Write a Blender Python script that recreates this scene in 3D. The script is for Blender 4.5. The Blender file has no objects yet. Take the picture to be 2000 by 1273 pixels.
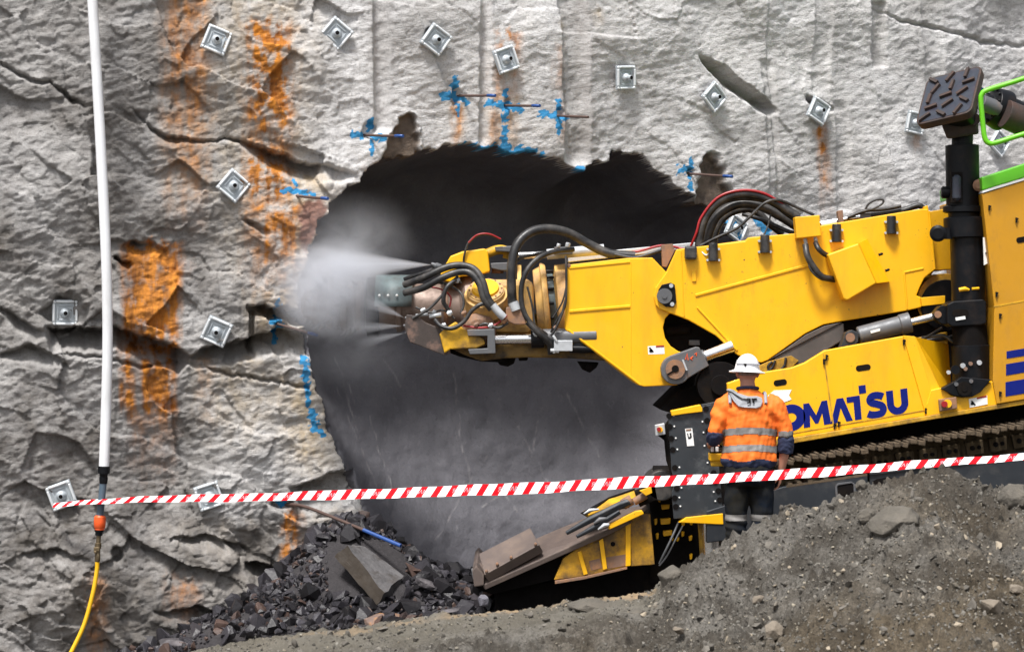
import bpy, bmesh, math, random
import numpy as np
from mathutils import Vector, Matrix

# ---------------------------------------------------------------- camera, world, sun, exposure
SC = bpy.context.scene
COL = SC.collection
R = math.radians
CAMD, CAMZ, FPX = 24.0, 2.10, 5280.0            # camera distance to the machine's side, eye height, focal length in photo pixels
cam_d = bpy.data.cameras.new('camera')
cam = bpy.data.objects.new('camera', cam_d); COL.objects.link(cam)
cam.location = (0, -CAMD, CAMZ); cam.rotation_euler = (R(90), 0, 0)
cam_d.sensor_width = 36.0; cam_d.lens = 36.0 * FPX / 2000.0
cam_d.clip_start = 0.5; cam_d.clip_end = 1000
cam_d.dof.use_dof = True; cam_d.dof.focus_distance = 25.2; cam_d.dof.aperture_fstop = 4.0
SC.camera = cam

SUN_EL, SUN_AZ = 63.0, 203.0                      # high soft light from behind and left of the camera
w = bpy.data.worlds.new('World'); SC.world = w; w.use_nodes = True
nt = w.node_tree; nt.nodes.clear()
sky = nt.nodes.new('ShaderNodeTexSky'); sky.sky_type = 'NISHITA'; sky.sun_disc = False
sky.sun_elevation = R(SUN_EL); sky.sun_rotation = R(SUN_AZ); sky.air_density = 1.0; sky.dust_density = 4.0; sky.ozone_density = 1.0
hs = nt.nodes.new('ShaderNodeHueSaturation'); hs.inputs['Saturation'].default_value = 0.36
bg = nt.nodes.new('ShaderNodeBackground'); bg.inputs['Strength'].default_value = 0.051
wo = nt.nodes.new('ShaderNodeOutputWorld')
nt.links.new(sky.outputs[0], hs.inputs['Color']); nt.links.new(hs.outputs[0], bg.inputs[0]); nt.links.new(bg.outputs[0], wo.inputs[0])
sun_d = bpy.data.lights.new('sun', 'SUN'); sun_d.energy = 1.5; sun_d.angle = R(12); sun_d.color = (1.0, 0.975, 0.945)
sun = bpy.data.objects.new('sun', sun_d); COL.objects.link(sun)
_az, _el = R(SUN_AZ), R(SUN_EL)
sun_dir = Vector((math.sin(_az) * math.cos(_el), math.cos(_az) * math.cos(_el), math.sin(_el)))   # towards the sun
sun.rotation_euler = sun_dir.to_track_quat('Z', 'Y').to_euler()
SC.view_settings.view_transform = 'Standard'; SC.view_settings.look = 'None'
SC.view_settings.exposure = 1.83; SC.view_settings.gamma = 1.0
SC.render.engine = 'CYCLES'
SC.cycles.use_denoising = True
SC.cycles.volume_step_rate = 1.0; SC.cycles.volume_max_steps = 128
SC.cycles.max_bounces = 6; SC.cycles.volume_bounces = 2; SC.cycles.transparent_max_bounces = 8

random.seed(7)
RNG = np.random.RandomState(11)

def P(px, py, Y):
    """photo pixel -> world point at depth Y"""
    d = (Y + CAMD) / FPX
    return Vector(((px - 1000.0) * d, Y, CAMZ - (py - 636.5) * d))

# ---------------------------------------------------------------- numpy noise
_perm = RNG.permutation(256); _perm = np.concatenate([_perm, _perm, _perm])
_ga = RNG.rand(256) * 2 * np.pi; _gx, _gy = np.cos(_ga), np.sin(_ga)
_r1, _r2, _r3, _r4 = RNG.rand(256), RNG.rand(256), RNG.rand(256), RNG.rand(256)
def _h(i, j, s): return _perm[(_perm[(i + s * 17) & 255] + j) & 255]
def perlin(x, y, s=0):
    i = np.floor(x).astype(np.int64); j = np.floor(y).astype(np.int64)
    fx, fy = x - i, y - j
    u = fx * fx * fx * (fx * (fx * 6 - 15) + 10); v = fy * fy * fy * (fy * (fy * 6 - 15) + 10)
    def g(a, b, dx, dy):
        h = _h(a, b, s); return _gx[h] * dx + _gy[h] * dy
    n0 = g(i, j, fx, fy) * (1 - u) + g(i + 1, j, fx - 1, fy) * u
    n1 = g(i, j + 1, fx, fy - 1) * (1 - u) + g(i + 1, j + 1, fx - 1, fy - 1) * u
    return (n0 * (1 - v) + n1 * v) * 1.5
def fbm(x, y, o=4, s=0, gain=.5, lac=2.03):
    t = 0; a = 1.0
    for k in range(o):
        t = t + a * perlin(x, y, s + k); x, y, a = x * lac + 3.1, y * lac + 1.7, a * gain
    return t
def worley(x, y, s=0, jit=.9):
    """distance to the nearest seed, its hash, vector to it"""
    i = np.floor(x).astype(np.int64); j = np.floor(y).astype(np.int64)
    best = np.full(x.shape, 1e9); bh = np.zeros(x.shape, np.int64); bx = np.zeros(x.shape); by = np.zeros(x.shape)
    for a in (-1, 0, 1):
        for b in (-1, 0, 1):
            h = _h(i + a, j + b, s)
            dx = x - (i + a + .5 + jit * (_r1[h] - .5)); dy = y - (j + b + .5 + jit * (_r2[h] - .5))
            d = dx * dx + dy * dy; m = d < best
            best = np.where(m, d, best); bh = np.where(m, h, bh); bx = np.where(m, dx, bx); by = np.where(m, dy, by)
    return np.sqrt(best), bh, bx, by
def sstep(a, b, x):
    t = np.clip((x - a) / (b - a), 0, 1); return t * t * (3 - 2 * t)
def facets(x, y, s, tilt, step):
    d, h, dx, dy = worley(x, y, s)
    return tilt * ((_r3[h] - .5) * dx + (_r4[h] - .5) * dy) * 2 + step * (_r1[(h * 7 + 3) & 255] - .5)

# ---------------------------------------------------------------- mesh helpers
def link(o, parent=None):
    COL.objects.link(o)
    if parent is not None:
        o.parent = parent; o.matrix_parent_inverse = Matrix.Translation(-Vector(parent.location))
    return o
def tag(o, label=None, cat=None, group=None, kind=None):
    if label: o['label'] = label
    if cat: o['category'] = cat
    if group: o['group'] = group
    if kind: o['kind'] = kind
    return o
def empty(name, loc, label, cat, group=None):
    o = bpy.data.objects.new(name, None); o.location = loc; o.empty_display_size = .2
    COL.objects.link(o); return tag(o, label, cat, group)
def np_mesh(name, V, F, mat, parent=None, smooth=True, attrs=None):
    me = bpy.data.meshes.new(name)
    V = np.asarray(V, np.float32); F = np.asarray(F, np.int32)
    me.vertices.add(len(V)); me.vertices.foreach_set('co', V.ravel())
    n = F.shape[1]
    me.loops.add(F.size); me.loops.foreach_set('vertex_index', F.ravel())
    me.polygons.add(len(F)); me.polygons.foreach_set('loop_start', np.arange(0, F.size, n, dtype=np.int32))
    me.polygons.foreach_set('loop_total', np.full(len(F), n, np.int32))
    me.polygons.foreach_set('use_smooth', np.full(len(F), smooth))
    me.update(calc_edges=True); me.validate()
    for k, a in (attrs or {}).items():
        at = me.attributes.new(k, 'FLOAT_COLOR', 'POINT')
        at.data.foreach_set('color', np.asarray(a, np.float32).ravel())
    if mat: me.materials.append(mat)
    o = bpy.data.objects.new(name, me); return link(o, parent)

class MB:
    """collects shapes and links them as ONE mesh object"""
    def __init__(s): s.bm = bmesh.new()
    def faces(s, V, F, smooth=False):
        vs = [s.bm.verts.new(v) for v in V]
        for f in F:
            try: s.bm.faces.new([vs[i] for i in f]).smooth = smooth
            except ValueError: pass
        return s
    def prism(s, poly, Y0, Y1):
        """outline in photo pixels at depth Y0, extruded straight back to Y1"""
        pts = [P(a, b, Y0) for a, b in poly]; return s.prism_w([(p.x, p.z) for p in pts], Y0, Y1)
    def prism_w(s, pts, Y0, Y1):
        n = len(pts)
        ar = sum(pts[i][0] * pts[(i + 1) % n][1] - pts[(i + 1) % n][0] * pts[i][1] for i in range(n))
        if ar < 0: pts = pts[::-1]
        V = [Vector((x, Y0, z)) for x, z in pts] + [Vector((x, Y1, z)) for x, z in pts]
        F = [list(range(n)), list(range(2 * n - 1, n - 1, -1))] + [[i, i + n, (i + 1) % n + n, (i + 1) % n] for i in range(n)]
        return s.faces(V, F)
    def hexa(s, A, B):
        """two corresponding quads/polygons joined"""
        n = len(A); V = [Vector(v) for v in A] + [Vector(v) for v in B]
        F = [list(range(n)), list(range(2 * n - 1, n - 1, -1))] + [[i, i + n, (i + 1) % n + n, (i + 1) % n] for i in range(n)]
        s.faces(V, F); return s
    def box(s, c, size, rot=None):
        m = Matrix.Translation(Vector(c)) @ (rot.to_4x4() if rot else Matrix.Identity(4)) @ Matrix.Diagonal((*size, 1))
        bmesh.ops.create_cube(s.bm, size=1, matrix=m); return s
    def cyl(s, a, b, r, r2=None, n=20, caps=True):
        a, b = Vector(a), Vector(b); return s.tube([a, b], [r, r if r2 is None else r2], n, caps)
    def tube(s, pts, rad, n=10, caps=True):
        pts = [Vector(p) for p in pts]; m = len(pts)
        if not hasattr(rad, '__len__'): rad = [rad] * m
        t0 = (pts[1] - pts[0]).normalized()
        up = t0.orthogonal().normalized(); V = []
        for i in range(m):
            t = (pts[min(i + 1, m - 1)] - pts[max(i - 1, 0)])
            t = t.normalized() if t.length > 1e-9 else t0
            up = (up - t * up.dot(t)); up = up.normalized() if up.length > 1e-6 else t.orthogonal().normalized()
            sd = t.cross(up)
            for k in range(n):
                a = 2 * math.pi * k / n; V.append(pts[i] + (up * math.cos(a) + sd * math.sin(a)) * rad[i])
        vs = [s.bm.verts.new(v) for v in V]
        for i in range(m - 1):
            for k in range(n):
                f = s.bm.faces.new([vs[i * n + k], vs[i * n + (k + 1) % n], vs[(i + 1) * n + (k + 1) % n], vs[(i + 1) * n + k]]); f.smooth = True
        if caps:
            s.bm.faces.new([vs[k] for k in range(n)][::-1]); s.bm.faces.new([vs[(m - 1) * n + k] for k in range(n)])
        return s
    def lathe(s, a, b, prof, n=28):
        """prof: list of (t along a->b in 0..1, radius)"""
        a, b = Vector(a), Vector(b)
        return s.tube_dir([a + (b - a) * t for t, r in prof], [r for t, r in prof], (b - a).normalized(), n)
    def tube_dir(s, pts, rad, d, n, caps=True):
        up = d.orthogonal().normalized(); sd = d.cross(up); vs = []
        for p, r in zip(pts, rad):
            for k in range(n):
                a = 2 * math.pi * k / n; vs.append(s.bm.verts.new(p + (up * math.cos(a) + sd * math.sin(a)) * r))
        m = len(pts)
        for i in range(m - 1):
            for k in range(n):
                s.bm.faces.new([vs[i * n + k], vs[i * n + (k + 1) % n], vs[(i + 1) * n + (k + 1) % n], vs[(i + 1) * n + k]]).smooth = True
        if caps:
            s.bm.faces.new([vs[k] for k in range(n)][::-1]); s.bm.faces.new([vs[(m - 1) * n + k] for k in range(n)])
        return s
    def ball(s, c, r, sc=(1, 1, 1), sub=2):
        m = Matrix.Translation(Vector(c)) @ Matrix.Diagonal((*sc, 1))
        ret = bmesh.ops.create_icosphere(s.bm, subdivisions=sub, radius=r, matrix=m)
        for v in ret['verts']:
            for f in v.link_faces: f.smooth = True
        return s
    def build(s, name, mat, parent=None, bevel=0, seg=2, autosmooth=True):
        me = bpy.data.meshes.new(name)
        bmesh.ops.recalc_face_normals(s.bm, faces=s.bm.faces[:])
        if autosmooth:
            for e in s.bm.edges:
                if len(e.link_faces) == 2 and e.calc_face_angle(0) > R(38): e.smooth = False
        s.bm.to_mesh(me); s.bm.free()
        if mat: me.materials.append(mat)
        o = bpy.data.objects.new(name, me); link(o, parent)
        if bevel:
            b = o.modifiers.new('bevel', 'BEVEL'); b.width = bevel; b.segments = seg; b.limit_method = 'ANGLE'; b.angle_limit = R(40); b.harden_normals = False
        return o
def spline(pts, sub=6):
    """Catmull-Rom through points"""
    pts = [Vector(p) for p in pts]; out = []
    q = [pts[0] * 2 - pts[1]] + pts + [pts[-1] * 2 - pts[-2]]
    for i in range(1, len(q) - 2):
        for k in range(sub):
            t = k / sub; a, b, c, d = q[i - 1], q[i], q[i + 1], q[i + 2]
            out.append(.5 * ((2 * b) + (c - a) * t + (2 * a - 5 * b + 4 * c - d) * t * t + (3 * b - a - 3 * c + d) * t ** 3))
    out.append(pts[-1]); return out
def dup(o, parent=None):
    """a copy of a thing with copies of its parts and sub-parts"""
    c = o.copy(); COL.objects.link(c)
    if parent is not None: c.parent = parent
    for ch in o.children: dup(ch, c)
    return c

# ---------------------------------------------------------------- materials
class NT:
    def __init__(s, name):
        s.m = bpy.data.materials.new(name); s.m.use_nodes = True; s.t = s.m.node_tree; s.t.nodes.clear()
        s.out = s.n('ShaderNodeOutputMaterial'); s.b = s.n('ShaderNodeBsdfPrincipled'); s.l(s.b.outputs[0], s.out.inputs['Surface'])
        s.tc = s.n('ShaderNodeTexCoord')
    def n(s, k, **kw):
        x = s.t.nodes.new(k)
        for a, b in kw.items(): setattr(x, a, b)
        return x
    def l(s, a, b): s.t.links.new(a, b)
    def noise(s, scale, detail=4, rough=.55, vec=None, dist=0):
        x = s.n('ShaderNodeTexNoise'); x.inputs['Scale'].default_value = scale; x.inputs['Detail'].default_value = detail
        x.inputs['Roughness'].default_value = rough; x.inputs['Distortion'].default_value = dist
        s.l(vec or s.tc.outputs['Object'], x.inputs['Vector']); return x.outputs['Fac']
    def mapping(s, scale):
        x = s.n('ShaderNodeMapping'); x.inputs['Scale'].default_value = scale; s.l(s.tc.outputs['Object'], x.inputs['Vector']); return x.outputs[0]
    def ramp(s, fac, stops):
        x = s.n('ShaderNodeValToRGB'); e = x.color_ramp.elements
        while len(e) < len(stops): e.new(.5)
        for el, (p, c) in zip(e, stops):
            el.position = p; el.color = (c, c, c, 1) if not hasattr(c, '__len__') else (*c, 1)
        s.l(fac, x.inputs[0]); return x.outputs[0]
    def mix(s, fac, a, b, mode='MIX'):
        x = s.n('ShaderNodeMix', data_type='RGBA', blend_type=mode)
        for v, i in ((fac, 0), (a, 6), (b, 7)):
            if hasattr(v, 'links') or hasattr(v, 'is_linked'): s.l(v, x.inputs[i])
            else: x.inputs[i].default_value = v if i == 0 else ((*v, 1) if len(v) == 3 else v)
        return x.outputs[2]
    def math(s, op, a, b=0.0):
        x = s.n('ShaderNodeMath', operation=op)
        for v, i in ((a, 0), (b, 1)):
            if hasattr(v, 'is_linked'): s.l(v, x.inputs[i])
            else: x.inputs[i].default_value = v
        return x.outputs[0]
    def bump(s, h, strength, dist=.01, prev=None):
        x = s.n('ShaderNodeBump'); x.inputs['Strength'].default_value = strength; x.inputs['Distance'].default_value = dist
        s.l(h, x.inputs['Height'])
        if prev is not None: s.l(prev, x.inputs['Normal'])
        return x.outputs[0]
    def attr(s, name):
        x = s.n('ShaderNodeAttribute'); x.attribute_name = name; sp = s.n('ShaderNodeSeparateColor'); s.l(x.outputs['Color'], sp.inputs[0]); return sp.outputs

def mat(name, col, rough=.5, metal=0.0, var=.12, vscale=5, dirt=None, dirt_amt=.5, dirt_scale=4, dirt_lo=.5, dirt_hi=.7, bump=.15, bscale=70, bdist=.004, spec=.5, streak=False, chips=None, smudge=None):
    k = NT(name)
    n1 = k.noise(vscale, 6, .6)
    c = k.mix(n1, [max(0, v * (1 - var)) for v in col], [min(1, v * (1 + var)) for v in col])
    if dirt:
        vec = k.mapping((1, 1, .22)) if streak else None
        f = k.math('MULTIPLY', k.ramp(k.noise(dirt_scale, 8, .68, vec), [(dirt_lo, 0.0), (dirt_hi, 1.0)]), dirt_amt)
        c = k.mix(f, c, dirt)
    if smudge:
        f4 = k.math('MULTIPLY', k.ramp(k.noise(7, 9, .72, k.mapping((1, 1, .45))), [(.56, 0.0), (.74, .55)]), k.ramp(k.noise(1.4, 3, .5), [(.42, .15), (.62, 1.0)])); c = k.mix(f4, c, smudge)
        f5 = k.math('MULTIPLY', k.ramp(k.noise(3.2, 9, .8, k.mapping((.35, 1, 7))), [(.66, 0.0), (.70, .35)]), k.ramp(k.noise(2.3, 3, .5), [(.5, 0.), (.6, 1.0)])); c = k.mix(f5, c, (.30, .20, .08))
    if chips:
        f2 = k.ramp(k.noise(38, 3, .5), [(.70, 0.0), (.73, 1.0)])
        f3 = k.math('MULTIPLY', f2, k.ramp(k.noise(3.1, 3, .5), [(.45, 0.0), (.6, 1.0)]))
        c = k.mix(f3, c, chips)
    k.l(c, k.b.inputs['Base Color'])
    k.b.inputs['Metallic'].default_value = metal; k.b.inputs['Specular IOR Level'].default_value = spec
    rr = k.ramp(k.noise(vscale * 3.3, 4), [(.3, max(0, rough - .1)), (.7, min(1, rough + .12))]); k.l(rr, k.b.inputs['Roughness'])
    if bump: k.l(k.bump(k.noise(bscale, 5, .6), bump, bdist), k.b.inputs['Normal'])
    return k.m

# ================================================================ SETTING: rock face, hollow, ground, mound, muck
GZ = -1.02                                          # pit floor
_sx = np.linspace(-40, 40, 4001); _sl = 0.17 + 0.50 * sstep(-2.3, 1.0, _sx); _sl = np.where(_sx < -6, .17, _sl)
_yy = np.cumsum(_sl) * (_sx[1] - _sx[0]); _yy = _yy - np.interp(-1.9, _sx, _yy) + 1.80
def wall_y(x): return np.interp(x, _sx, _yy)
def wall_slope(x): return np.interp(x, _sx, _sl)
def to_px(x, Y, z):
    d = (Y + CAMD) / FPX; return 1000 + x / d, 636.5 - (z - CAMZ) / d
def wall_at(px, py):
    """point and normal of the undisturbed rock face seen at a photo pixel"""
    Y = 2.0
    for _ in range(30):
        x = (px - 1000) * (Y + CAMD) / FPX; Y = float(wall_y(x))
    k = float(wall_slope(x)); n = Vector((k, -1, 0)).normalized()
    return P(px, py, Y), n

HOLE = [(758,1110),(735,1040),(700,965),(672,905),(648,850),(628,790),(612,735),(603,690),(600,640),(584,600),(588,545),(604,480),(622,432),
        (650,390),(684,360),(720,330),(750,308),(800,303),(840,290),(900,281),(960,286),(1000,293),(1050,303),(1100,314),(1128,330),(1140,334),
        (1180,313),(1215,299),(1240,303),(1262,306),(1280,330),(1312,352),(1335,380),(1356,388),(1380,396),(1420,430),(1460,520),(1470,700),(1440,860),(1400,1000),(1370,1150),(1330,1330),(800,1330),(780,1200)]
def signed_dist(px, py, poly):
    """positive inside, in pixels"""
    poly = np.array(poly, float); d = np.full(px.shape, 1e9); ins = np.zeros(px.shape, bool)
    for a, b in zip(poly, np.roll(poly, -1, 0)):
        e = b - a; L = e @ e
        t = np.clip(((px - a[0]) * e[0] + (py - a[1]) * e[1]) / L, 0, 1)
        d = np.minimum(d, np.hypot(px - a[0] - t * e[0], py - a[1] - t * e[1]))
        c = ((a[1] > py) != (b[1] > py))
        with np.errstate(all='ignore'): xi = e[0] * (py - a[1]) / (e[1] if e[1] else 1e-9) + a[0]
        ins ^= c & (px < xi)
    return np.where(ins, d, -d)

def build_rock_face():
    xs = np.concatenate([np.arange(-18, -9, .16), np.arange(-9, -5.0, .06), np.arange(-5.0, 6.3, .0135), np.arange(6.3, 9.5, .06), np.arange(9.5, 18, .16)])
    zs = np.concatenate([np.arange(-1.5, -1.12, .1), np.arange(-1.12, 5.95, .0135), np.arange(5.95, 9, .06)])
    X, Z = np.meshgrid(xs, zs); X = X.ravel(); Z = Z.ravel(); nx_, nz_ = len(xs), len(zs)
    Y = wall_y(X); K = wall_slope(X); L = np.hypot(K, 1); NX, NY = K / L, -1 / L
    px, py = to_px(X, Y, Z)
    S = X * 1.12
    jag = 11 * perlin(px / 34, py / 34, 5) + 5 * perlin(px / 14, py / 14, 55) + 3 * perlin(px / 6, py / 6, 6)
    sd0 = signed_dist(px, py, HOLE); sd = sd0 + jag * np.where(py < 460, 1.0, .55)
    inside = sd > 0
    # ---- relief of the uncut face
    left = 1 - sstep(560, 760, px); low = sstep(930, 1060, py) * (1 - sstep(640, 760, px))
    wx = S + .10 * perlin(S * 2, Z * 2, 31); wz = Z + .10 * perlin(S * 2, Z * 2, 32)
    ca, sa = math.cos(.5), math.sin(.5); u, v = wx * ca - wz * sa, wx * sa + wz * ca
    D = .10 * fbm(S * .55, Z * .55, 3, 1)
    D += .06 * (1 - left) * facets(S * .8 + .3 * Z, Z * .35, 7, .5, .6)
    D += (.012 + .10 * left + .07 * low) * facets(u * 1.15, v * 2.1, 2, 1.0, .5)
    D += (.005 + .015 * left + .03 * low) * facets(u * 4.2 + 5, v * 7.0, 3, 1.0, .7)
    D += (.003 + .003 * left + .008 * low) * facets(wx * 11, wz * 17, 4, 1.0, .6)
    scab = fbm(S * 6 + .6 * Z, Z * 13 - S * 3, 4, 8, .6)
    D += (.0075 + .0045 * left) * scab
    rip = perlin(S * 9 + 2 * perlin(S * 3, Z * 3, 41), Z * 30 - S * 7, 9); D += (.0035 + .003 * left) * rip * (.4 + .6 * sstep(-.3, .4, perlin(S * 1.3, Z * 1.3, 44)))
    D += .05 * low * sstep(-.2, .6, perlin(S * 1.4, Z * 1.4, 12)) + .16 * sstep(1010, 1180, py) * (1 - sstep(560, 640, px))
    # ---- ledges: the rock under each line is set back, then comes forward again
    wob = 5 * perlin(px / 26, py / 60, 15) + 2.5 * perlin(px / 9, 0 * py, 16)
    def ledge(pts, back=1.0, sharp=3.5):
        nonlocal D
        p = np.array(pts, float); yl = np.interp(px, p[:, 0], p[:, 1]) + wob; wd = np.interp(px, p[:, 0], p[:, 2]); dp = np.interp(px, p[:, 0], p[:, 3])
        m = (px > p[0, 0]) & (px < p[-1, 0]); t = py - yl
        prof = sstep(0, sharp, t) * np.clip(1 - (t - sharp) / np.maximum(wd, 4), 0, 1) ** back
        D = D - np.where(m, prof * dp * 1.55, 0)
    ledge([(0,118,8,.05),(60,150,12,.08),(100,158,8,.05),(140,188,13,.09),(172,205,4,.0)])
    ledge([(250,200,5,.0),(300,252,12,.08),(345,268,14,.09),(390,273,6,.05),(440,268,5,.05),(480,275,18,.12),(530,292,42,.26),(590,312,46,.26),(640,322,34,.16),(700,345,10,.0)])
    ledge([(86,636,6,.0),(100,640,45,.28),(225,638,42,.36),(290,655,48,.42),(350,680,46,.42),(372,692,14,.10),(400,678,36,.28),(485,658,44,.34),(540,640,50,.26),(606,640,60,.2)], .7)
    ledge([(110,686,4,.03),(200,694,6,.05),(280,712,7,.06),(350,700,6,.05),(440,724,7,.06),(520,738,6,.05),(606,752,8,.06)])
    ledge([(482,597,10,.10),(520,595,22,.34),(600,604,30,.40),(612,606,30,.4)], .5)
    ledge([(0,596,8,.05),(30,612,30,.14),(70,640,26,.10),(100,650,6,.0)])
    ledge([(0,690,10,.06),(60,668,40,.14),(110,690,26,.12),(140,720,4,.0)])
    ledge([(1362,108,6,.0),(1385,114,22,.16),(1420,130,44,.22),(1460,165,40,.22),(1500,196,32,.2),(1520,212,6,.0)])
    ledge([(470,425,5,.0),(485,430,10,.10),(520,445,16,.06),(530,450,4,0)])
    ledge([(222,500,6,.1),(252,512,16,.12),(262,516,4,.0)])
    ledge([(236,476,8,.02),(262,466,36,.14),(300,475,26,.06),(330,490,6,.0)])
    ledge([(478,1098,10,.05),(500,1098,70,.22),(545,1110,90,.24),(572,1150,30,.1),(580,1160,4,0)])
    ledge([(565,950,5,.0),(590,945,60,.18),(640,925,70,.22),(700,915,60,.2)], .7)
    ledge([(1572,186,8,.05),(1590,190,22,.12),(1620,205,14,.08),(1630,212,4,0)])
    ledge([(330,1050,8,.04),(400,1040,30,.1),(470,1060,26,.08),(500,1080,4,0)]); ledge([(40,1080,8,.03),(100,1068,30,.1),(160,1085,14,.05),(190,1100,3,0)])
    ledge([(300,1190,8,.04),(380,1178,40,.12),(450,1200,40,.14),(520,1215,10,.02)])
    ledge([(1700,10,4,.0),(1760,35,6,.04),(1850,55,6,.05),(1920,75,8,.05),(2050,90,5,.02)])
    # upright cracks and drill-hole grooves
    def groove(xa, ya, xb, yb, wd, dp, rough=4):
        nonlocal D
        t = (py - ya) / (yb - ya); xc = xa + (xb - xa) * t + rough * perlin(py / 22, 0 * py + xa, 19); e = np.abs(px - xc) / wd
        D = D - dp * np.sqrt(np.clip(1 - e * e, 0, 1)) * sstep(-.03, .03, t) * (1 - sstep(.94, 1.0, t))
    groove(493, 606, 492, 692, 6, .18); groove(743, -40, 748, 265, 16, .08, 1); groove(946, -40, 947, 290, 10, .06, 1); groove(1120, -40, 1126, 330, 26, .10, 1)
    groove(1500, 120, 1512, 420, 13, .03, 2); groove(1716, 5, 1722, 135, 14, .07, 2); groove(1610, -20, 1600, 190, 18, .03, 2); groove(1640, 200, 1650, 420, 14, .03, 2); groove(1820, -20, 1830, 200, 20, .03, 2)
    # hollows round a few fittings
    def pit(cx, cy, rx, ry, dp):
        nonlocal D
        e = np.hypot((px - cx) / rx, (py - cy) / ry) + .25 * perlin(px / 20, py / 20, 23); D = D - dp * (1 - sstep(.75, 1.05, e))
    pit(128, 612, 46, 40, .12); pit(722, 255, 16, 20, .07); pit(893, 190, 9, 20, .06); pit(990, 203, 7, 12, .05); pit(1089, 222, 7, 10, .05); pit(1346, 338, 7, 10, .05); pit(553, 985, 22, 10, .1); pit(229, 1083, 12, 16, .12); pit(552, 636, 14, 9, .06); pit(834, 66, 8, 12, .06)
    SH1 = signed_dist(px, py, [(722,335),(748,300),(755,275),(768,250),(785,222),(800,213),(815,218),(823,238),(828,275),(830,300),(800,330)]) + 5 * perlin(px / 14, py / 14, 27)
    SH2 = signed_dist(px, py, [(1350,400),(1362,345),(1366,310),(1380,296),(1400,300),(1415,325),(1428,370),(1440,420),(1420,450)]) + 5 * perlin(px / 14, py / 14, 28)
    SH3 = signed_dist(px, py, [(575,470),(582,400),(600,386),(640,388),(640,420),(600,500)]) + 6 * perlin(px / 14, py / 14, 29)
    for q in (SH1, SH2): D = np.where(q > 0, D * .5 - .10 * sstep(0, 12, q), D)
    face_fade = 1 - sstep(-26, 0, sd) * .5
    # ---- the freshly cut hollow
    sp = np.clip(sd0 + jag * np.exp(-np.clip(sd0, 0, None) / 7), 0, None) / 213.0
    dep = np.interp(py, [270, 420, 640, 900, 1120], [1.9, 1.95, 1.55, 1.05, .55]); wid = np.interp(py, [300, 500, 800, 1100], [.10, .16, .34, .5])
    dep = np.minimum(dep, .35 + np.interp(px, [560, 700, 900, 1500], [.75, 1.3, 2.0, 2.0]))
    H = -dep * (1 - np.exp(-sp / wid))
    cut = .05 * fbm(px / 190, py / 150, 3, 50) + .005 * fbm(px / 22, py / 22, 4, 52) + .0022 * np.sin((px + .25 * py + 26 * perlin(px / 120, py / 120, 56)) / 6.5) * sstep(620, 760, py)
    cut += .03 * np.sin(px / 19 + 1.5 * perlin(px / 90, py / 90, 54)) * sstep(1180, 1240, px) * sstep(720, 760, py)
    H += cut * sstep(0, 30, sd0)
    Dt = np.where(inside, H + D * np.exp(-np.clip(sd, 0, None) / 7), D)
    V = np.stack([X + NX * np.where(inside, 0, Dt) + np.where(inside, .30 * Dt, 0), Y + np.where(inside, -.954 * Dt, NY * Dt), Z], 1)
    global _WV, _WPX, _WPY
    _WV = V; _WPX, _WPY = to_px(V[:, 0], V[:, 1], V[:, 2])
    # ---- what the rock is stained with
    n1, n2, n3 = fbm(S * 2.2, Z * .8, 4, 60), fbm(S * 7, Z * 7, 4, 61, .65), fbm(S * 16, Z * 4, 3, 62)
    rust = np.zeros_like(px); och = np.zeros_like(px); wx2 = px + 9 * n1 + 3 * n3
    def band(x0, x1, y0, y1, amt, soft=14, fade=60, slant=0., top=20, grain=.5):
        soft = soft * 2.0; fade = fade * 1.6; xx = wx2 - slant * (py - y0)
        m = sstep(x0 - soft, x0 + soft, xx) * (1 - sstep(x1 - soft, x1 + soft, xx)) * sstep(y0 - top, y0 + top, py + 14 * n2) * (1 - sstep(y1 - fade, y1 + 6, py + 16 * n3))
        return m * amt * np.clip(.75 + grain * n2 + .25 * n3, 0, 1.3)
    mx = np.maximum
    for b in [(325,400,-60,262,.55,8,60),(330,352,-60,200,.3,8,40),(388,404,-60,110,.6,5,50),(486,560,50,300,1.2,12,60,0,20,1.3),(500,556,190,300,.6,14,30),(480,560,310,420,1.05,16,40,0,20,1.2),(500,590,400,600,.9,18,90),
              (244,352,478,668,1.5,9,14,0,12,.4),(240,350,668,708,1.1,8,20),(238,268,715,818,1.0,5,14,0,8,.4),(282,346,700,818,1.2,5,14,0,8,.4),(300,330,706,812,.4,5,14),(240,350,700,760,.35,8,40),
              (966,1010,60,150,.55,10,40,0,14,2.2),(958,978,130,292,.62,6,20),(990,1010,130,250,.4,7,60),(880,902,205,285,.75,5,20),(1084,1102,85,220,.42,7,60),(1088,1104,200,310,.35,6,40),
              (1591,1613,244,450,.95,6,110,.09,10,.35),(1598,1612,245,330,.5,6,60,.1),(558,584,1002,1160,.85,6,50,-.04,10,.8),(1772,1790,268,300,.45,4,16),(165,205,1120,1290,.5,10,30),(325,405,-60,520,.46,16,160),(484,566,40,660,.62,16,160),(246,350,800,1010,.34,12,150),(300,312,660,960,.5,4,120),(512,524,300,640,.6,5,90),(556,590,1000,1190,.35,8,60),(395,420,690,900,.22,8,90),(880,904,200,300,.4,6,20),(956,1012,150,300,.3,8,20),(322,380,1130,1240,.42,14,50),(345,375,500,560,.3,10,40),(700,760,315,345,.2,8,10)]:
        rust = mx(rust, band(*b) * np.clip(.98 + .55 * fbm(S * 15, Z * 1.1, 3, 63) + .18 * n2, .25, 1.15))
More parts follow.
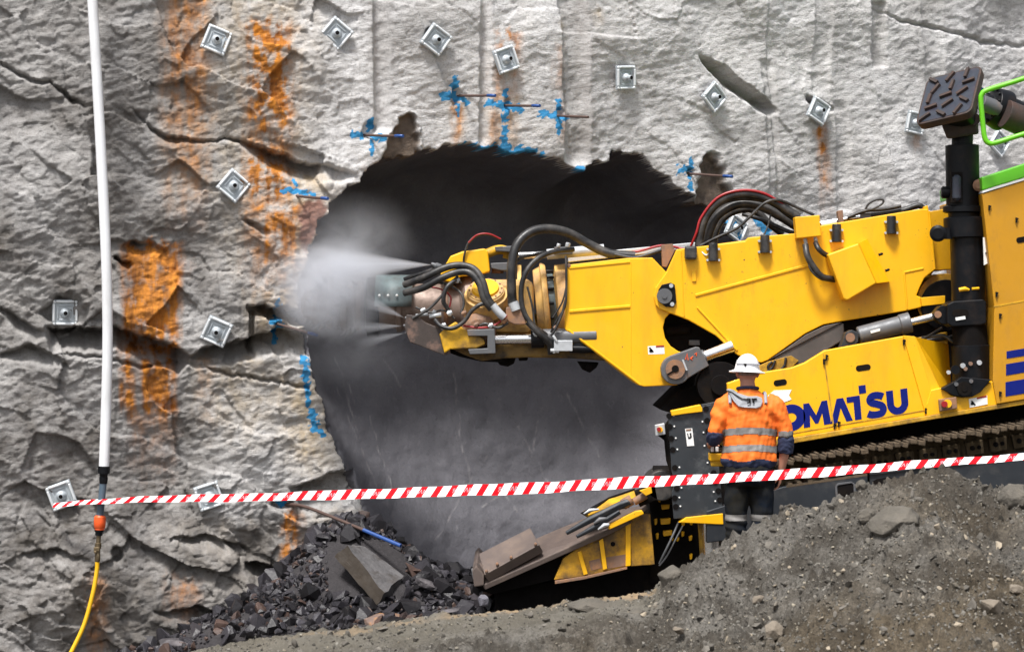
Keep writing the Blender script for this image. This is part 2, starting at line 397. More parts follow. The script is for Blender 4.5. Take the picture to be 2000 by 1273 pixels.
    for b in [(410,600,-60,640,.52,30,150),(540,640,330,600,.85,22,80),(320,420,-60,480,.6,16,100),(480,600,560,700,.75,20,40),(380,540,700,930,.5,24,100),(545,640,740,960,.85,24,60,.12),(400,420,700,840,.4,6,60),(470,490,700,850,.4,6,60),(320,560,1020,1240,.30,50,80),
              (600,700,1000,1130,.4,24,40),(500,600,100,330,.4,20,60),(1090,1110,40,70,.6,5,20),(1160,1175,20,65,.6,5,30),(880,905,190,290,.5,8,20),(955,1015,190,295,.5,10,20),(140,300,1120,1290,.35,40,30),(620,640,840,900,.4,8,30)]:
        och = mx(och, band(*b))
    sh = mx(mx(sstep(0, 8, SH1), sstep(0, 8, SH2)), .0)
    pink = sstep(0, 10, SH3)
    # blue spray paint: crosses round the dowels and dashes along the cut edge
    blue = np.zeros_like(px); nb = fbm(px / 9, py / 9, 3, 70)
    def dab(x0, y0, x1, y1, r, a=1.0):
        nonlocal blue
        ex, ey = x1 - x0, y1 - y0; t = np.clip(((px - x0) * ex + (py - y0) * ey) / (ex * ex + ey * ey + 1e-6), 0, 1)
        d = np.hypot(px - x0 - t * ex, py - y0 - t * ey) / r + 1.0 * nb; blue = mx(blue, a * (1 - sstep(.6, 1.25, d)))
    for d in [(888,157,891,186,6),(868,188,884,187,8),(898,190,914,198,6,.8),(898,205,899,225,4,.7),(986,178,987,193,5),(955,201,985,208,6),(990,207,1012,215,7),(986,210,985,236,6),(986,250,985,286,6),(1085,198,1085,215,5),(1054,222,1078,226,7),(1084,226,1084,256,6),(1092,230,1108,232,6),
              (725,236,725,250,6),(690,262,708,263,7),(732,268,752,270,6),(727,275,727,300,4,.8),(910,283,930,285,6,.6),(935,286,962,288,6,.7),(970,288,1000,292,8),(1010,294,1032,298,9),(1040,300,1056,310,8),(905,284,912,286,6),(1130,330,1142,334,7,.8),(1344,312,1344,330,5),(1328,332,1338,333,8),(1345,345,1345,372,4),
              (555,374,568,370,6),(568,372,592,378,6,.8),(575,352,580,362,4,.7),(606,376,614,380,5,.7),(543,590,543,596,5),(543,620,552,634,6),(530,630,540,632,5),(540,645,540,668,5,.7),(545,984,560,985,6),(596,700,598,740,7),(600,752,602,795,5,.8),(612,805,614,835,8),(628,842,632,850,5),(1432,430,1436,470,9,.8),(1480,432,1500,452,8,.8)]:
        dab(*d)
    # smears of smooth grey grout and older crust; vignette darkening at left painted in
    grime = np.zeros_like(px)
    for b in [(722,762,-40,268,.42,9,30,.02,10,.3),(936,950,-40,292,.40,5,20,0,10,.3),(1108,1160,-40,335,.62,10,30,.03,30,.4),(1150,1200,170,310,.3,22,60),(1496,1520,150,440,.28,10,60),(1708,1726,0,140,.55,6,20,0,10,.3),(1600,1640,-40,60,.25,14,30),(860,930,200,300,.22,24,30),(1130,1180,20,110,.35,12,40,.2),(365,395,700,900,.35,8,60),(430,470,690,830,.3,10,60),(500,580,740,830,.32,20,50),
              (590,625,330,450,.3,12,60),(1630,1700,190,320,.16,26,60)]:
        grime = mx(grime, band(*b))
    crust_vignette = left * np.clip(.86 + .5 * fbm(S * .9 + 4, Z * .9, 4, 80), 0, 1) * (1 - .6 * sstep(330, 600, px) * (py < 940))
    crust_vignette = mx(crust_vignette, low * np.clip(.62 + .35 * n1, 0, 1)); crust_vignette = mx(crust_vignette, 1.0 * sstep(900, 1040, py) * left * (1 - .5 * sstep(380, 480, px))); crust_vignette = mx(crust_vignette, np.clip(.10 + .35 * fbm(S * 1.1, Z * 1.1, 4, 85), 0, .4))
    one = np.ones_like(px)
    stain = np.stack([np.clip(rust, 0, 1), np.clip(och, 0, 1), np.clip(blue, 0, 1), one], 1)
    tone = np.stack([np.clip(crust_vignette, 0, 1), np.clip(mx(grime, 0), 0, 1), np.clip(sh, 0, 1), one], 1)
    scr = np.zeros_like(px)                          # pale scratches left by the picks on the fresh cut
    for a, b, c, d in [(715,700,735,860),(728,730,742,800),(960,880,975,950),(965,720,960,880),(1080,840,1130,960),(985,1000,1060,960),(700,760,760,960),(880,1060,1010,900),(770,820,800,980),(1120,830,1100,900),(820,700,850,760),(1180,760,1230,900),(1030,960,1060,1010)]:
        ex, ey = c - a, d - b; t = np.clip(((px - a) * ex + (py - b) * ey) / (ex * ex + ey * ey), 0, 1)
        dd = np.hypot(px - a - t * ex + 5 * perlin(py / 30, 0 * py + a, 90), py - b - t * ey); scr = mx(scr, (1 - sstep(.8, 2.4, dd)) * np.clip(.30 + .8 * perlin(px / 18, py / 18, 91), 0, 1))
    hol = np.stack([np.clip(scr, 0, 1), np.clip(.5 + .8 * fbm(px / 130, py / 90, 4, 95), 0, 1), np.clip(1 - sstep(3, 14, sd), 0, 1), one], 1)
    pk = np.stack([np.clip(pink, 0, 1)] * 3 + [one], 1)
    idx = np.arange(nx_ * nz_).reshape(nz_, nx_)
    F = np.stack([idx[:-1, :-1], idx[:-1, 1:], idx[1:, 1:], idx[1:, :-1]], -1).reshape(-1, 4)
    fin = inside[F].sum(1) >= 3
    def sub(Fs, attrs):
        used = np.unique(Fs); mp = np.full(len(V), -1); mp[used] = np.arange(len(used))
        return V[used], mp[Fs], {k: a[used] for k, a in attrs.items()}
    Vw, Fw, Aw = sub(F[~fin], dict(stain=stain, tone=tone, pink=pk)); Vh, Fh, Ah = sub(F[fin], dict(cut=hol))
    # the ground behind the top edge of the face, so the cutting is solid from the side
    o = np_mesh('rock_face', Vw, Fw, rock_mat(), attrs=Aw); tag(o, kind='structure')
    o2 = np_mesh('excavated_hollow', Vh, Fh, hollow_mat(), attrs=Ah); tag(o2, kind='structure')
    top = MB(); xs2 = np.linspace(-18, 18, 40)
    Vt = [(x, float(wall_y(x)) + .3 * ((i * 7) % 3 - 1), 8.8) for i, x in enumerate(xs2)] + [(x, 60, 9.5) for x in xs2]
    top.faces(Vt, [[i, i + 1, i + 41, i + 40] for i in range(39)], True); o3 = top.build('hilltop', mat('hilltop_soil', (.2, .17, .12), .95)); tag(o3, kind='structure')

def rock_mat():
    k = NT('sandstone'); st, tn, pk = k.attr('stain'), k.attr('tone'), k.attr('pink')
    n_big, n_mid, n_fin = k.noise(1.3, 6, .6), k.noise(9, 8, .66), k.noise(55, 6, .7)
    c = k.mix(k.ramp(n_mid, [(.3, 0.), (.7, 1.)]), (.50, .49, .488), (.70, .695, .695))
    c = k.mix(k.math('MULTIPLY', k.ramp(n_big, [(.4, 0.), (.65, 1.)]), .35), c, (.55, .525, .49))
    c = k.mix(k.math('MULTIPLY', k.ramp(n_fin, [(.52, 0.), (.68, 1.)]), .6), c, (.19, .175, .16))
    c = k.mix(k.math('MULTIPLY', tn[1], 1.0), c, (.29, .27, .255))
    c = k.mix(k.math('MULTIPLY', st[1], .75), c, k.mix(n_mid, (.46, .31, .13), (.70, .54, .32)))
    c = k.mix(k.math('MULTIPLY', tn[0], k.ramp(k.noise(3.5, 8, .7), [(.25, .5), (.65, 1.)])), c, (.118, .107, .096))
    rn = k.noise(7, 9, .7, k.mapping((2.2, 1, .38))); rf = k.math('MULTIPLY', st[0], k.ramp(rn, [(.28, .88), (.62, 1.1)])); c = k.mix(k.ramp(rf, [(.02, 0.), (.95, 1.)]), c, k.mix(k.ramp(k.noise(5, 9, .62, k.mapping((2.2, 1, .6))), [(.34, 0.), (.64, 1.)]), (.20, .080, .028), (.64, .245, .038)))
    c = k.mix(pk[0], c, k.mix(n_mid, (.17, .085, .065), (.30, .17, .13)))
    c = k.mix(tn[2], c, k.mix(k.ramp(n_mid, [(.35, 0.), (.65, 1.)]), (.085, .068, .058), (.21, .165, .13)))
    c = k.mix(k.ramp(k.math('MULTIPLY', st[2], k.ramp(n_fin, [(.3, .7), (.6, 1.2)])), [(.2, 0.), (.6, .93)]), c, (.012, .25, .53))
    k.l(c, k.b.inputs['Base Color']); k.b.inputs['Roughness'].default_value = .92; k.b.inputs['Specular IOR Level'].default_value = .25
    b1 = k.bump(k.noise(26, 8, .72, k.mapping((1, 1, 2.2))), .6, .03); b2 = k.bump(n_fin, .6, .012, b1); k.l(b2, k.b.inputs['Normal']); return k.m
def hollow_mat():
    k = NT('fresh_shale'); ct = k.attr('cut'); n1 = k.noise(3, 8, .62, k.mapping((1, 1, .7))); n2 = k.noise(40, 6, .7)
    c = k.mix(k.ramp(n1, [(.3, 0.), (.7, 1.)]), (.105, .103, .115), (.148, .145, .160))
    c = k.mix(k.math('MULTIPLY', k.ramp(ct[1], [(.35, 0.), (.8, 1.)]), .22), c, (.20, .195, .215))
    c = k.mix(k.math('MULTIPLY', ct[0], .55), c, (.42, .40, .40))
    c = k.mix(k.math('MULTIPLY', k.ramp(n2, [(.55, 0.), (.72, 1.)]), .5), c, (.055, .052, .056)); c = k.mix(k.math('MULTIPLY', k.ramp(k.noise(11, 9, .78, k.mapping((2.2, 1, .9))), [(.56, 0.), (.72, 1.)]), .45), c, (.25, .245, .26))
    k.l(c, k.b.inputs['Base Color']); k.b.inputs['Roughness'].default_value = .8; k.b.inputs['Specular IOR Level'].default_value = .2
    b1 = k.bump(k.noise(34, 8, .72, k.mapping((1, 1, .8))), .55, .02); k.l(b1, k.b.inputs['Normal']); return k.m

# ---- loose stone shapes
def hull_rock(seed, n=14, flat=1.0):
    r = random.Random(seed); bm = bmesh.new()
    for _ in range(n):
        v = Vector((r.gauss(0, 1), r.gauss(0, 1), r.gauss(0, 1))).normalized() * r.uniform(.75, 1.0); v.z *= flat; bm.verts.new(v)
    bmesh.ops.convex_hull(bm, input=bm.verts[:]); bmesh.ops.delete(bm, geom=[v for v in bm.verts if not v.link_faces], context='VERTS')
    bmesh.ops.triangulate(bm, faces=bm.faces[:]); bm.verts.index_update()
    V = np.array([v.co[:] for v in bm.verts]); F = np.array([[v.index for v in f.verts] for f in bm.faces]); bm.free(); return V, F
ROCKS = [hull_rock(i, 12 + i % 6, (.8, .5, .32)[i % 3]) for i in range(14)]
def rand_rot(rs):
    q = rs.normal(size=4); q /= np.linalg.norm(q); a, b, c, d = q
    return np.array([[1-2*(c*c+d*d), 2*(b*c-a*d), 2*(b*d+a*c)], [2*(b*c+a*d), 1-2*(b*b+d*d), 2*(c*d-a*b)], [2*(b*d-a*c), 2*(c*d+a*b), 1-2*(b*b+c*c)]])
def scatter(name, pts, sizes, mat_, seed=0):
    """many uncountable stones as one object"""
    rs = np.random.RandomState(seed); VV, FF, CC, off = [], [], [], 0
    for p, s in zip(pts, sizes):
        V, F = ROCKS[rs.randint(len(ROCKS))]
        W = (V * s * rs.uniform(.7, 1.2, 3)) @ rand_rot(rs).T + p
        VV.append(W); FF.append(F + off); off += len(W); CC.append(np.tile(np.append(rs.rand(3), 1), (len(W), 1)))
    o = np_mesh(name, np.concatenate(VV), np.concatenate(FF), mat_, smooth=False, attrs={'tint': np.concatenate(CC)}); return tag(o, kind='stuff')
def single_rock(name, c, size, rot, mat_, label, seed, sub=2, flat=1.0, group=None, cat='rock', n=20):
    """one stone with chipped, roughened faces"""
    V, F = hull_rock(seed, n, flat); bm = bmesh.new(); vs = [bm.verts.new(v) for v in V]
    for f in F: bm.faces.new([vs[i] for i in f])
    bmesh.ops.dissolve_limit(bm, angle_limit=R(14), verts=bm.verts[:], edges=bm.edges[:])
    bmesh.ops.bevel(bm, geom=bm.edges[:], offset=.05, segments=1, affect='EDGES', clamp_overlap=True)
    bmesh.ops.triangulate(bm, faces=bm.faces[:])
    for _ in range(sub): bmesh.ops.subdivide_edges(bm, edges=bm.edges[:], cuts=1, use_grid_fill=True)
    from mathutils import noise as mn
    M_ = Matrix.Rotation(R(rot[2]), 3, 'Z') @ Matrix.Rotation(R(rot[1]), 3, 'Y') @ Matrix.Rotation(R(rot[0]), 3, 'X')
    for v in bm.verts:
        d = .05 * mn.noise(v.co * 3 + Vector((seed, 0, 0))) + .03 * mn.noise(v.co * 8 + Vector((0, seed, 0)))
        v.co = M_ @ Vector(((v.co.x * (1 + d)) * size[0], (v.co.y * (1 + d)) * size[1], (v.co.z * (1 + d)) * size[2]))
    me = bpy.data.meshes.new(name); bm.to_mesh(me); bm.free(); me.materials.append(mat_)
    o = bpy.data.objects.new(name, me); o.location = c; COL.objects.link(o); return tag(o, label, cat, group)

def stone_mat(name, cols, rough=.9, bump=.5):
    k = NT(name); at = k.attr('tint'); n = k.noise(14, 6, .65)
    c = k.mix(at[0], cols[0], cols[1]); c = k.mix(k.ramp(at[1], [(.86, 0.), (.92, 1.)]), c, cols[2]); c = k.mix(k.math('MULTIPLY', n, .5), c, [v * .55 for v in cols[0]])
    k.l(c, k.b.inputs['Base Color']); k.b.inputs['Roughness'].default_value = rough; k.b.inputs['Specular IOR Level'].default_value = .3
    k.l(k.bump(k.noise(50, 5, .65), bump, .01), k.b.inputs['Normal']); return k.m

CREST = np.array([(-600,1420),(0,1345),(330,1285),(400,1266),(500,1251),(650,1230),(800,1211),(900,1200),(1000,1190),(1150,1170),(1270,1155),(1285,1140),(1310,1118),(1380,1082),(1440,1058),(1490,1030),(1540,1002),(1600,985),(1640,968),(1690,948),(1740,932),(1790,924),(1840,930),(1880,942),(1930,958),(2000,962),(2100,940),(2400,930),(3000,960)], float)
MY = -4.5                                            # depth of the mound's crest
def ramp_z(X): return GZ + (.24 + .165 * (np.minimum(X, 9) - 2.3) - GZ) * sstep(1.7, 2.7, X) + .38 * sstep(-2.6, -1.2, X) * (1 - sstep(1.7, 2.7, X))
def mound_z(X, Y, rough=True):
    d = (MY + CAMD) / FPX
    px = 1000 + X / d; cz = CAMZ - (np.interp(px, CREST[:, 0], CREST[:, 1]) - 636.5) * d
    t = Y - MY
    rs_ = sstep(.6, 2.0, X)
    sl = .16 + .20 * rs_
    front = cz + t * sl - .05 * rs_ * np.exp(-((t + .8) / .35) ** 2)
    front = np.maximum(front, -1.9)
    bz = ramp_z(X) - .05
    b0 = sstep(-.15, 1, np.zeros(1))[0]; back = cz + (bz - cz) * (sstep(-.15, 1, t / 4.0) - b0) / (1 - b0)
    z = np.where(t < 0, front, back)
    r = np.hypot(X - 2.0, Y + 1.2); z = np.maximum(z, np.minimum(0.0 - .9 * (r - .42), 0.0))
    if rough:
        a = np.where(px < 1290, .35, 1.0); a = a * (1 - sstep(1.5, 3.2, t)); a = np.maximum(a, sstep(-.25, -1.0, t))
        z = z + a * (.08 * fbm(X * 1.3, Y * 1.3, 4, 100) - .05 * np.abs(perlin(X * 1.1 - .5 * Y, Y * 2.2, 108)) + .02)
        z = z + a * (.022 * fbm(X * 9, Y * 9, 4, 104, .62) - .03 * np.clip(perlin(X * 5, Y * 5, 109), 0, 1) ** 2)
        for f, am, s_ in ((7, .075, 101), (15, .055, 102), (30, .032, 103)):
            dd, h, _, _ = worley(X * f + .4 * perlin(X * f, Y * f, 110), Y * f, s_); z = z + a * am * np.clip(1 - (dd / .50) ** 2, 0, 1) ** 1.3 * (_r3[h] ** 1.4) - a * am * .25
    return z
def build_mound():
    xs = np.concatenate([np.arange(-14, -3.6, .2), np.arange(-3.6, 4.3, .0125), np.arange(4.3, 16, .2)])
    ys = np.concatenate([np.arange(-30, -8.6, .4), np.arange(-8.6, -4.15, .0125), np.arange(-4.15, -.25, .06)])
    X, Y = np.meshgrid(xs, ys); X = X.ravel(); Y = Y.ravel(); Z = mound_z(X, Y)
    n, m = len(xs), len(ys); idx = np.arange(n * m).reshape(m, n)
    F = np.stack([idx[:-1, :-1], idx[:-1, 1:], idx[1:, 1:], idx[1:, :-1]], -1).reshape(-1, 4)
    px, py = to_px(X, Y, Z); t = Y - MY
    brown = np.clip(.5 + .9 * fbm(X * .9, Y * .9, 4, 120) + 1.6 * (sstep(-.8, -2.4, t) - .45) + .25 * sstep(2.0, 3.6, X), 0, 1)
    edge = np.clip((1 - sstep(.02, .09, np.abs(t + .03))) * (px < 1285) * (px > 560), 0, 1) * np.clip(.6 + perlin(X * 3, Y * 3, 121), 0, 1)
    smooth = np.clip((px < 1290) * (1 - sstep(.3, .8, -t)), 0, 1)
    o = np_mesh('mound', np.stack([X, Y, Z], 1), F, mound_mat(), attrs={'soil': np.stack([brown, edge, smooth, np.ones_like(X)], 1)}); tag(o, kind='structure')
def mound_mat():
    k = NT('spoil'); s = k.attr('soil'); n1, n2, n3 = k.noise(5, 8, .65), k.noise(34, 8, .78), k.noise(90, 5, .75)
    c = k.mix(k.ramp(n2, [(.3, 0.), (.7, 1.)]), (.075, .070, .062), (.27, .252, .225))
    c = k.mix(k.math('MULTIPLY', s[0], .85), c, k.mix(k.ramp(n2, [(.3, 0.), (.7, 1.)]), (.05, .038, .024), (.20, .155, .10)))
    c = k.mix(k.math('MULTIPLY', k.ramp(n1, [(.5, 0.), (.75, 1.)]), .5), c, (.20, .18, .15)); c = k.mix(k.ramp(k.noise(2.6, 8, .7), [(.44, .68), (.58, 0.)]), c, (.04, .032, .023))
    c = k.mix(k.ramp(n3, [(.60, 0.), (.70, .7)]), c, (.34, .30, .235)); c = k.mix(k.ramp(k.noise(60, 6, .75), [(.34, .8), (.44, 0.)]), c, (.03, .026, .02))
    c = k.mix(k.math('MULTIPLY', s[2], .6), c, k.mix(n1, (.14, .128, .105), (.24, .22, .175)))
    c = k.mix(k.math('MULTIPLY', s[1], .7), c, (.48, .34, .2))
    k.l(c, k.b.inputs['Base Color']); k.b.inputs['Roughness'].default_value = .95; k.b.inputs['Specular IOR Level'].default_value = .2
    k.l(k.bump(n3, .9, .012, k.bump(n2, .9, .03)), k.b.inputs['Normal']); return k.m

def muck_z(X, Y):
    z = -1.0 + .38 * sstep(-3.7, -2.3, X) + .70 * np.exp(-(((X + 1.62) / .62) ** 2 + ((Y - 1.75) / .75) ** 2)) + .30 * np.exp(-(((X + 1.0) / .8) ** 2 + ((Y - 1.5) / .9) ** 2)) + .10 * np.exp(-(((X + 2.4) / 1.0) ** 2 + ((Y - .9) / .5) ** 2))
    z += .22 * np.exp(-(((X - .0) / 1.2) ** 2 + ((Y - 2.6) / .7) ** 2))
    return z + .03 * fbm(X * 3, Y * 3, 3, 130)
def build_ground():
    g = MB(); n = 24
    V = [(x, y, GZ - .04) for y in np.linspace(-300, 300, n) for x in np.linspace(-300, 300, n)]
    g.faces(V, [[j * n + i, j * n + i + 1, (j + 1) * n + i + 1, (j + 1) * n + i] for j in range(n - 1) for i in range(n - 1)])
    tag(g.build('ground', mat('pit_floor', (.10, .09, .08), .95, var=.3, vscale=1.5, bump=.6, bscale=20, bdist=.03)), kind='structure')
    xs = np.arange(-1.2, 13, .12); ys = np.arange(-.8, 6.0, .12); X, Y = np.meshgrid(xs, ys); X = X.ravel(); Y = Y.ravel(); n, m = len(xs), len(ys); idx = np.arange(n * m).reshape(m, n); F = np.stack([idx[:-1, :-1], idx[:-1, 1:], idx[1:, 1:], idx[1:, :-1]], -1).reshape(-1, 4)
    tag(np_mesh('ramp', np.stack([X, Y, ramp_z(X) - .03 + .03 * fbm(X * 2, Y * 2, 3, 140)], 1), F, mat('ramp_soil', (.09, .08, .07), .95, var=.4, vscale=6, bump=.7, bscale=25, bdist=.02)), kind='structure')
    xs = np.arange(-4.0, 1.9, .03); ys = np.arange(-.5, 3.6, .03); X, Y = np.meshgrid(xs, ys); X = X.ravel(); Y = Y.ravel()
    n, m = len(xs), len(ys); idx = np.arange(n * m).reshape(m, n); F = np.stack([idx[:-1, :-1], idx[:-1, 1:], idx[1:, 1:], idx[1:, :-1]], -1).reshape(-1, 4)
    edge = np.minimum(np.minimum(X + 4, 1.9 - X), np.minimum(Y + .5, 3.6 - Y)); Z = muck_z(X, Y) + .02; Z = Z + (GZ - .08 - Z) * (1 - sstep(0, .55, edge))
    tag(np_mesh('muck_heap', np.stack([X, Y, Z], 1), F, mat('muck', (.028, .025, .027), .95, var=.4, vscale=12, bump=.8, bscale=40, bdist=.02)), kind='structure')
    rs = np.random.RandomState(5); x = rs.uniform(-3.7, .4, 11000); y = rs.uniform(-.2, 2.9, 11000)
    h = muck_z(x, y) + .62; keep = rs.rand(11000) < np.clip(.3 + h * 2.5, .3, 1); qx, qy = to_px(x, y, muck_z(x, y)); keep &= ~((qx > 640) & (qx < 792) & (qy > 1060) & (qy < 1172) & (y < 1.45)); x, y = x[keep], y[keep]
    sz = np.clip(.026 * np.exp(rs.normal(0, .72, len(x))), .009, .15)
    scatter('rubble', np.stack([x, y, muck_z(x, y) + .02 + sz * .25], 1), sz, stone_mat('rubble_stone', [(.012, .011, .012), (.066, .062, .072), (.105, .068, .056)], .36), 6)
    # pebbles and clods over the mound
    rs = np.random.RandomState(9); x = rs.uniform(-2.4, 4.1, 9000); y = MY + .02 - rs.rand(9000) ** 1.1 * 3.9
    pxx, _ = to_px(x, y, 0); keep = (rs.rand(9000) < np.where(x < .9, .35, 1.)); x, y = x[keep], y[keep]
    sz = np.clip(.010 * np.exp(rs.normal(0, .62, len(x))), .005, .042)
    scatter('gravel', np.stack([x, y, mound_z(x, y) + sz * .3], 1), sz, stone_mat('gravel_stone', [(.07, .063, .053), (.20, .182, .157), (.38, .32, .24)]), 10)

def build_grit():
    rs = np.random.RandomState(19); n = 26000; x = rs.uniform(-2.2, 4.1, n); y = MY + .03 - rs.rand(n) * 3.4; keep = rs.rand(n) < np.where(x < .9, .30, 1.); x, y = x[keep], y[keep]
    sz = np.clip(.0085 * np.exp(rs.normal(0, .4, len(x))), .005, .020)
    scatter('grit', np.stack([x, y, mound_z(x, y) + sz * .2], 1), sz, stone_mat('grit_clod', [(.06, .055, .047), (.25, .235, .205), (.36, .32, .25)]), 20)
def build_rocks():
    dark = mat('shale_block', (.045, .04, .044), .8, var=.35, vscale=6, dirt=(.17, .155, .16), dirt_amt=.7, dirt_scale=5, dirt_lo=.45, dirt_hi=.6, bump=.7, bscale=30, bdist=.015)
    slab = mat('pale_shale', (.10, .096, .098), .8, var=.35, vscale=5, dirt=(.045, .037, .032), dirt_amt=.85, dirt_scale=4, dirt_lo=.48, dirt_hi=.62, bump=.8, bscale=24, bdist=.02)
    rusty = mat('rusty_stone', (.16, .11, .09), .85, var=.3, vscale=6, dirt=(.33, .16, .06), dirt_amt=.8, dirt_scale=7, dirt_lo=.48, dirt_hi=.6, bump=.7, bscale=30, bdist=.015)
    grey = mat('spoil_stone', (.185, .155, .12), .9, var=.3, vscale=8, dirt=(.12, .095, .07), dirt_amt=.6, dirt_scale=6, bump=.7, bscale=40, bdist=.012)
    mudr = mat('mud_stone', (.095, .085, .07), .95, var=.4, vscale=6, dirt=(.15, .132, .108), dirt_amt=.7, dirt_scale=5, bump=.7, bscale=30, bdist=.015)
    g1 = 'dark rocks fallen at the foot of the hollow'
    def at(px, py, Y): return P(px, py, Y)
    # the tilted slab is a six-sided block of its own: dark split side, pale broken face
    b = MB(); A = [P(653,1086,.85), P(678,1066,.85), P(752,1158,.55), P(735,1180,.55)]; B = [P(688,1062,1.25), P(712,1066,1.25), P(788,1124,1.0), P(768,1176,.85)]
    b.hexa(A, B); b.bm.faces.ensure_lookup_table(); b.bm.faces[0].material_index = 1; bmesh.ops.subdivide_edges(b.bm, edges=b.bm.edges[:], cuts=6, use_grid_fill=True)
    from mathutils import noise as mn
    for v in b.bm.verts: v.co += Vector((mn.noise(v.co * 9), mn.noise(v.co * 9 + Vector((7, 0, 0))), mn.noise(v.co * 9 + Vector((0, 7, 0))))) * .022
    sl = b.build('rock_slab', slab); sl.data.materials.append(mat('slab_dark_side', (.03, .022, .015), .85, var=.35, vscale=8, bump=.5, bscale=30))  # separate darker brown material on one side of the slab
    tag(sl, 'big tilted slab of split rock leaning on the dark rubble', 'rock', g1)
    specs = [('rock', (745,1212,.15), (.27,.22,.075), (6,-6,8), rusty, 'flat rusty brown rock lying below the tilted slab', 21, .8),
             ('rock', (640,1215,.35), (.13,.12,.10), (20,10,40), dark, 'small dark block of rock left of the flat rusty rock', 22, .8),
             ('rock', (590,1248,.1), (.15,.12,.07), (12,-14,20), rusty, 'brown pointed rock just above the ledge of the mound', 23, .8),
             ('rock', (460,1233,.3), (.30,.2,.06), (4,-8,10), dark, 'long dark flat rock at the foot of the left cliff', 24, .8),
             ('rock', (345,1256,.2), (.2,.15,.08), (8,5,30), dark, 'leftmost dark rock at the foot of the cliff', 25, .8),
             ('rock', (944,1172,.1), (.075,.07,.065), (10,20,10), mat('blue_grey_stone', (.16,.155,.18), .8, bump=.5, bscale=30), 'blue-grey rounded rock in front of the steel loading plate', 26, 1),
             ('rock', (870,1195,.1), (.16,.12,.05), (0,-12,10), dark, 'flat dark grey rock beside the ledge right of the rubble', 27, .8),
             ('rock', (610,1150,1.0), (.12,.1,.08), (30,10,0), dark, 'dark rock wedged between the cliff and the tilted slab', 28, 1),
             ('rock', (690,1190,.6), (.16,.1,.06), (12,20,30), rusty, 'reddish brown rock directly under the tilted slab', 29, .8),
             ('rock', (830,1140,.9), (.12,.1,.07), (12,20,30), dark, 'dark rock in the rubble right of the tilted slab', 30, .8)]
    for nm, (a, c, Y), sz, rot, mt, lb, sd, fl in specs:
        single_rock(nm, at(a, c, Y), sz, rot, mt, lb, sd, flat=fl, group=g1)
    g2 = 'stones lying on the mound'
    def on(px, py):
        lo, hi = -9.0, MY + .1                      # march along the view ray to the mound's surface
        ys = np.linspace(hi, lo, 400); d = (ys + CAMD) / FPX; x = (px - 1000) * d; z = CAMZ - (py - 636.5) * d
        k = np.argmax(z <= -99) if False else None
        dz = z - mound_z(x, ys, False); i = int(np.argmin(np.abs(dz))); return Vector((x[i], ys[i], float(mound_z(x[i:i+1], ys[i:i+1], False)[0])))
    specs = [((1310,1135), (.10,.09,.11), (10,30,0), mudr, 'upright brown boulder at the left foot of the mound', 41), ((1150,1187), (.17,.1,.06), (5,4,10), mudr, 'dark muddy lump on the ledge under the loading plate', 42),
             ((1512,1237), (.085,.08,.075), (20,10,30), grey, 'pale square stone at the bottom centre of the mound', 43), ((1938,1192), (.11,.09,.085), (10,20,60), grey, 'largest pale stone at the right edge of the mound', 44),
             ((1898,1175), (.03,.025,.025), (0,0,0), mat('white_stone', (.5,.47,.4), .9, bump=.4), 'small whitish stone left of the largest pale stone', 45), ((1745,1030), (.22,.17,.13), (14,-16,10), mudr, 'big mud covered boulder sunk in the upper slope of the mound', 46),
             ((1480,1172), (.06,.04,.04), (10,-35,0), grey, 'pale brown sliver of stone standing on the lower slope', 47), ((1770,1165), (.045,.04,.04), (10,10,0), grey, 'sandy stone low on the slope between bigger stones', 48),
             ((1982,985), (.16,.14,.13), (0,10,20), mudr, 'dark clod at the right end of the crest', 49), ((1682,952), (.05,.045,.05), (0,10,20), mudr, 'round lump on the crest behind the tape', 50), ((1985,1155), (.07,.06,.05), (0,10,20), grey, 'sandy stone cut off by the right edge of the picture', 51),
             ((1325,1232), (.05,.04,.035), (0,10,20), grey, 'small pale stone at the bottom of the mound left of the square stone', 52), ((1690,1010), (.09,.06,.06), (10,-20,20), mudr, 'angular clod left of the big boulder', 53), ((1240,1200), (.07,.05,.035), (10,-20,20), mudr, 'low brown clod right of the dark muddy lump', 54)]
    for (a, c), sz, rot, mt, lb, sd in specs:
        p = on(a, c); p.z += sz[2] * .25; single_rock('stone', p, sz, rot, mt, lb, sd, group=g2, cat='stone', n=46 if mt is mudr else 20)
build_rock_face(); build_mound(); build_ground(); build_grit(); build_rocks()

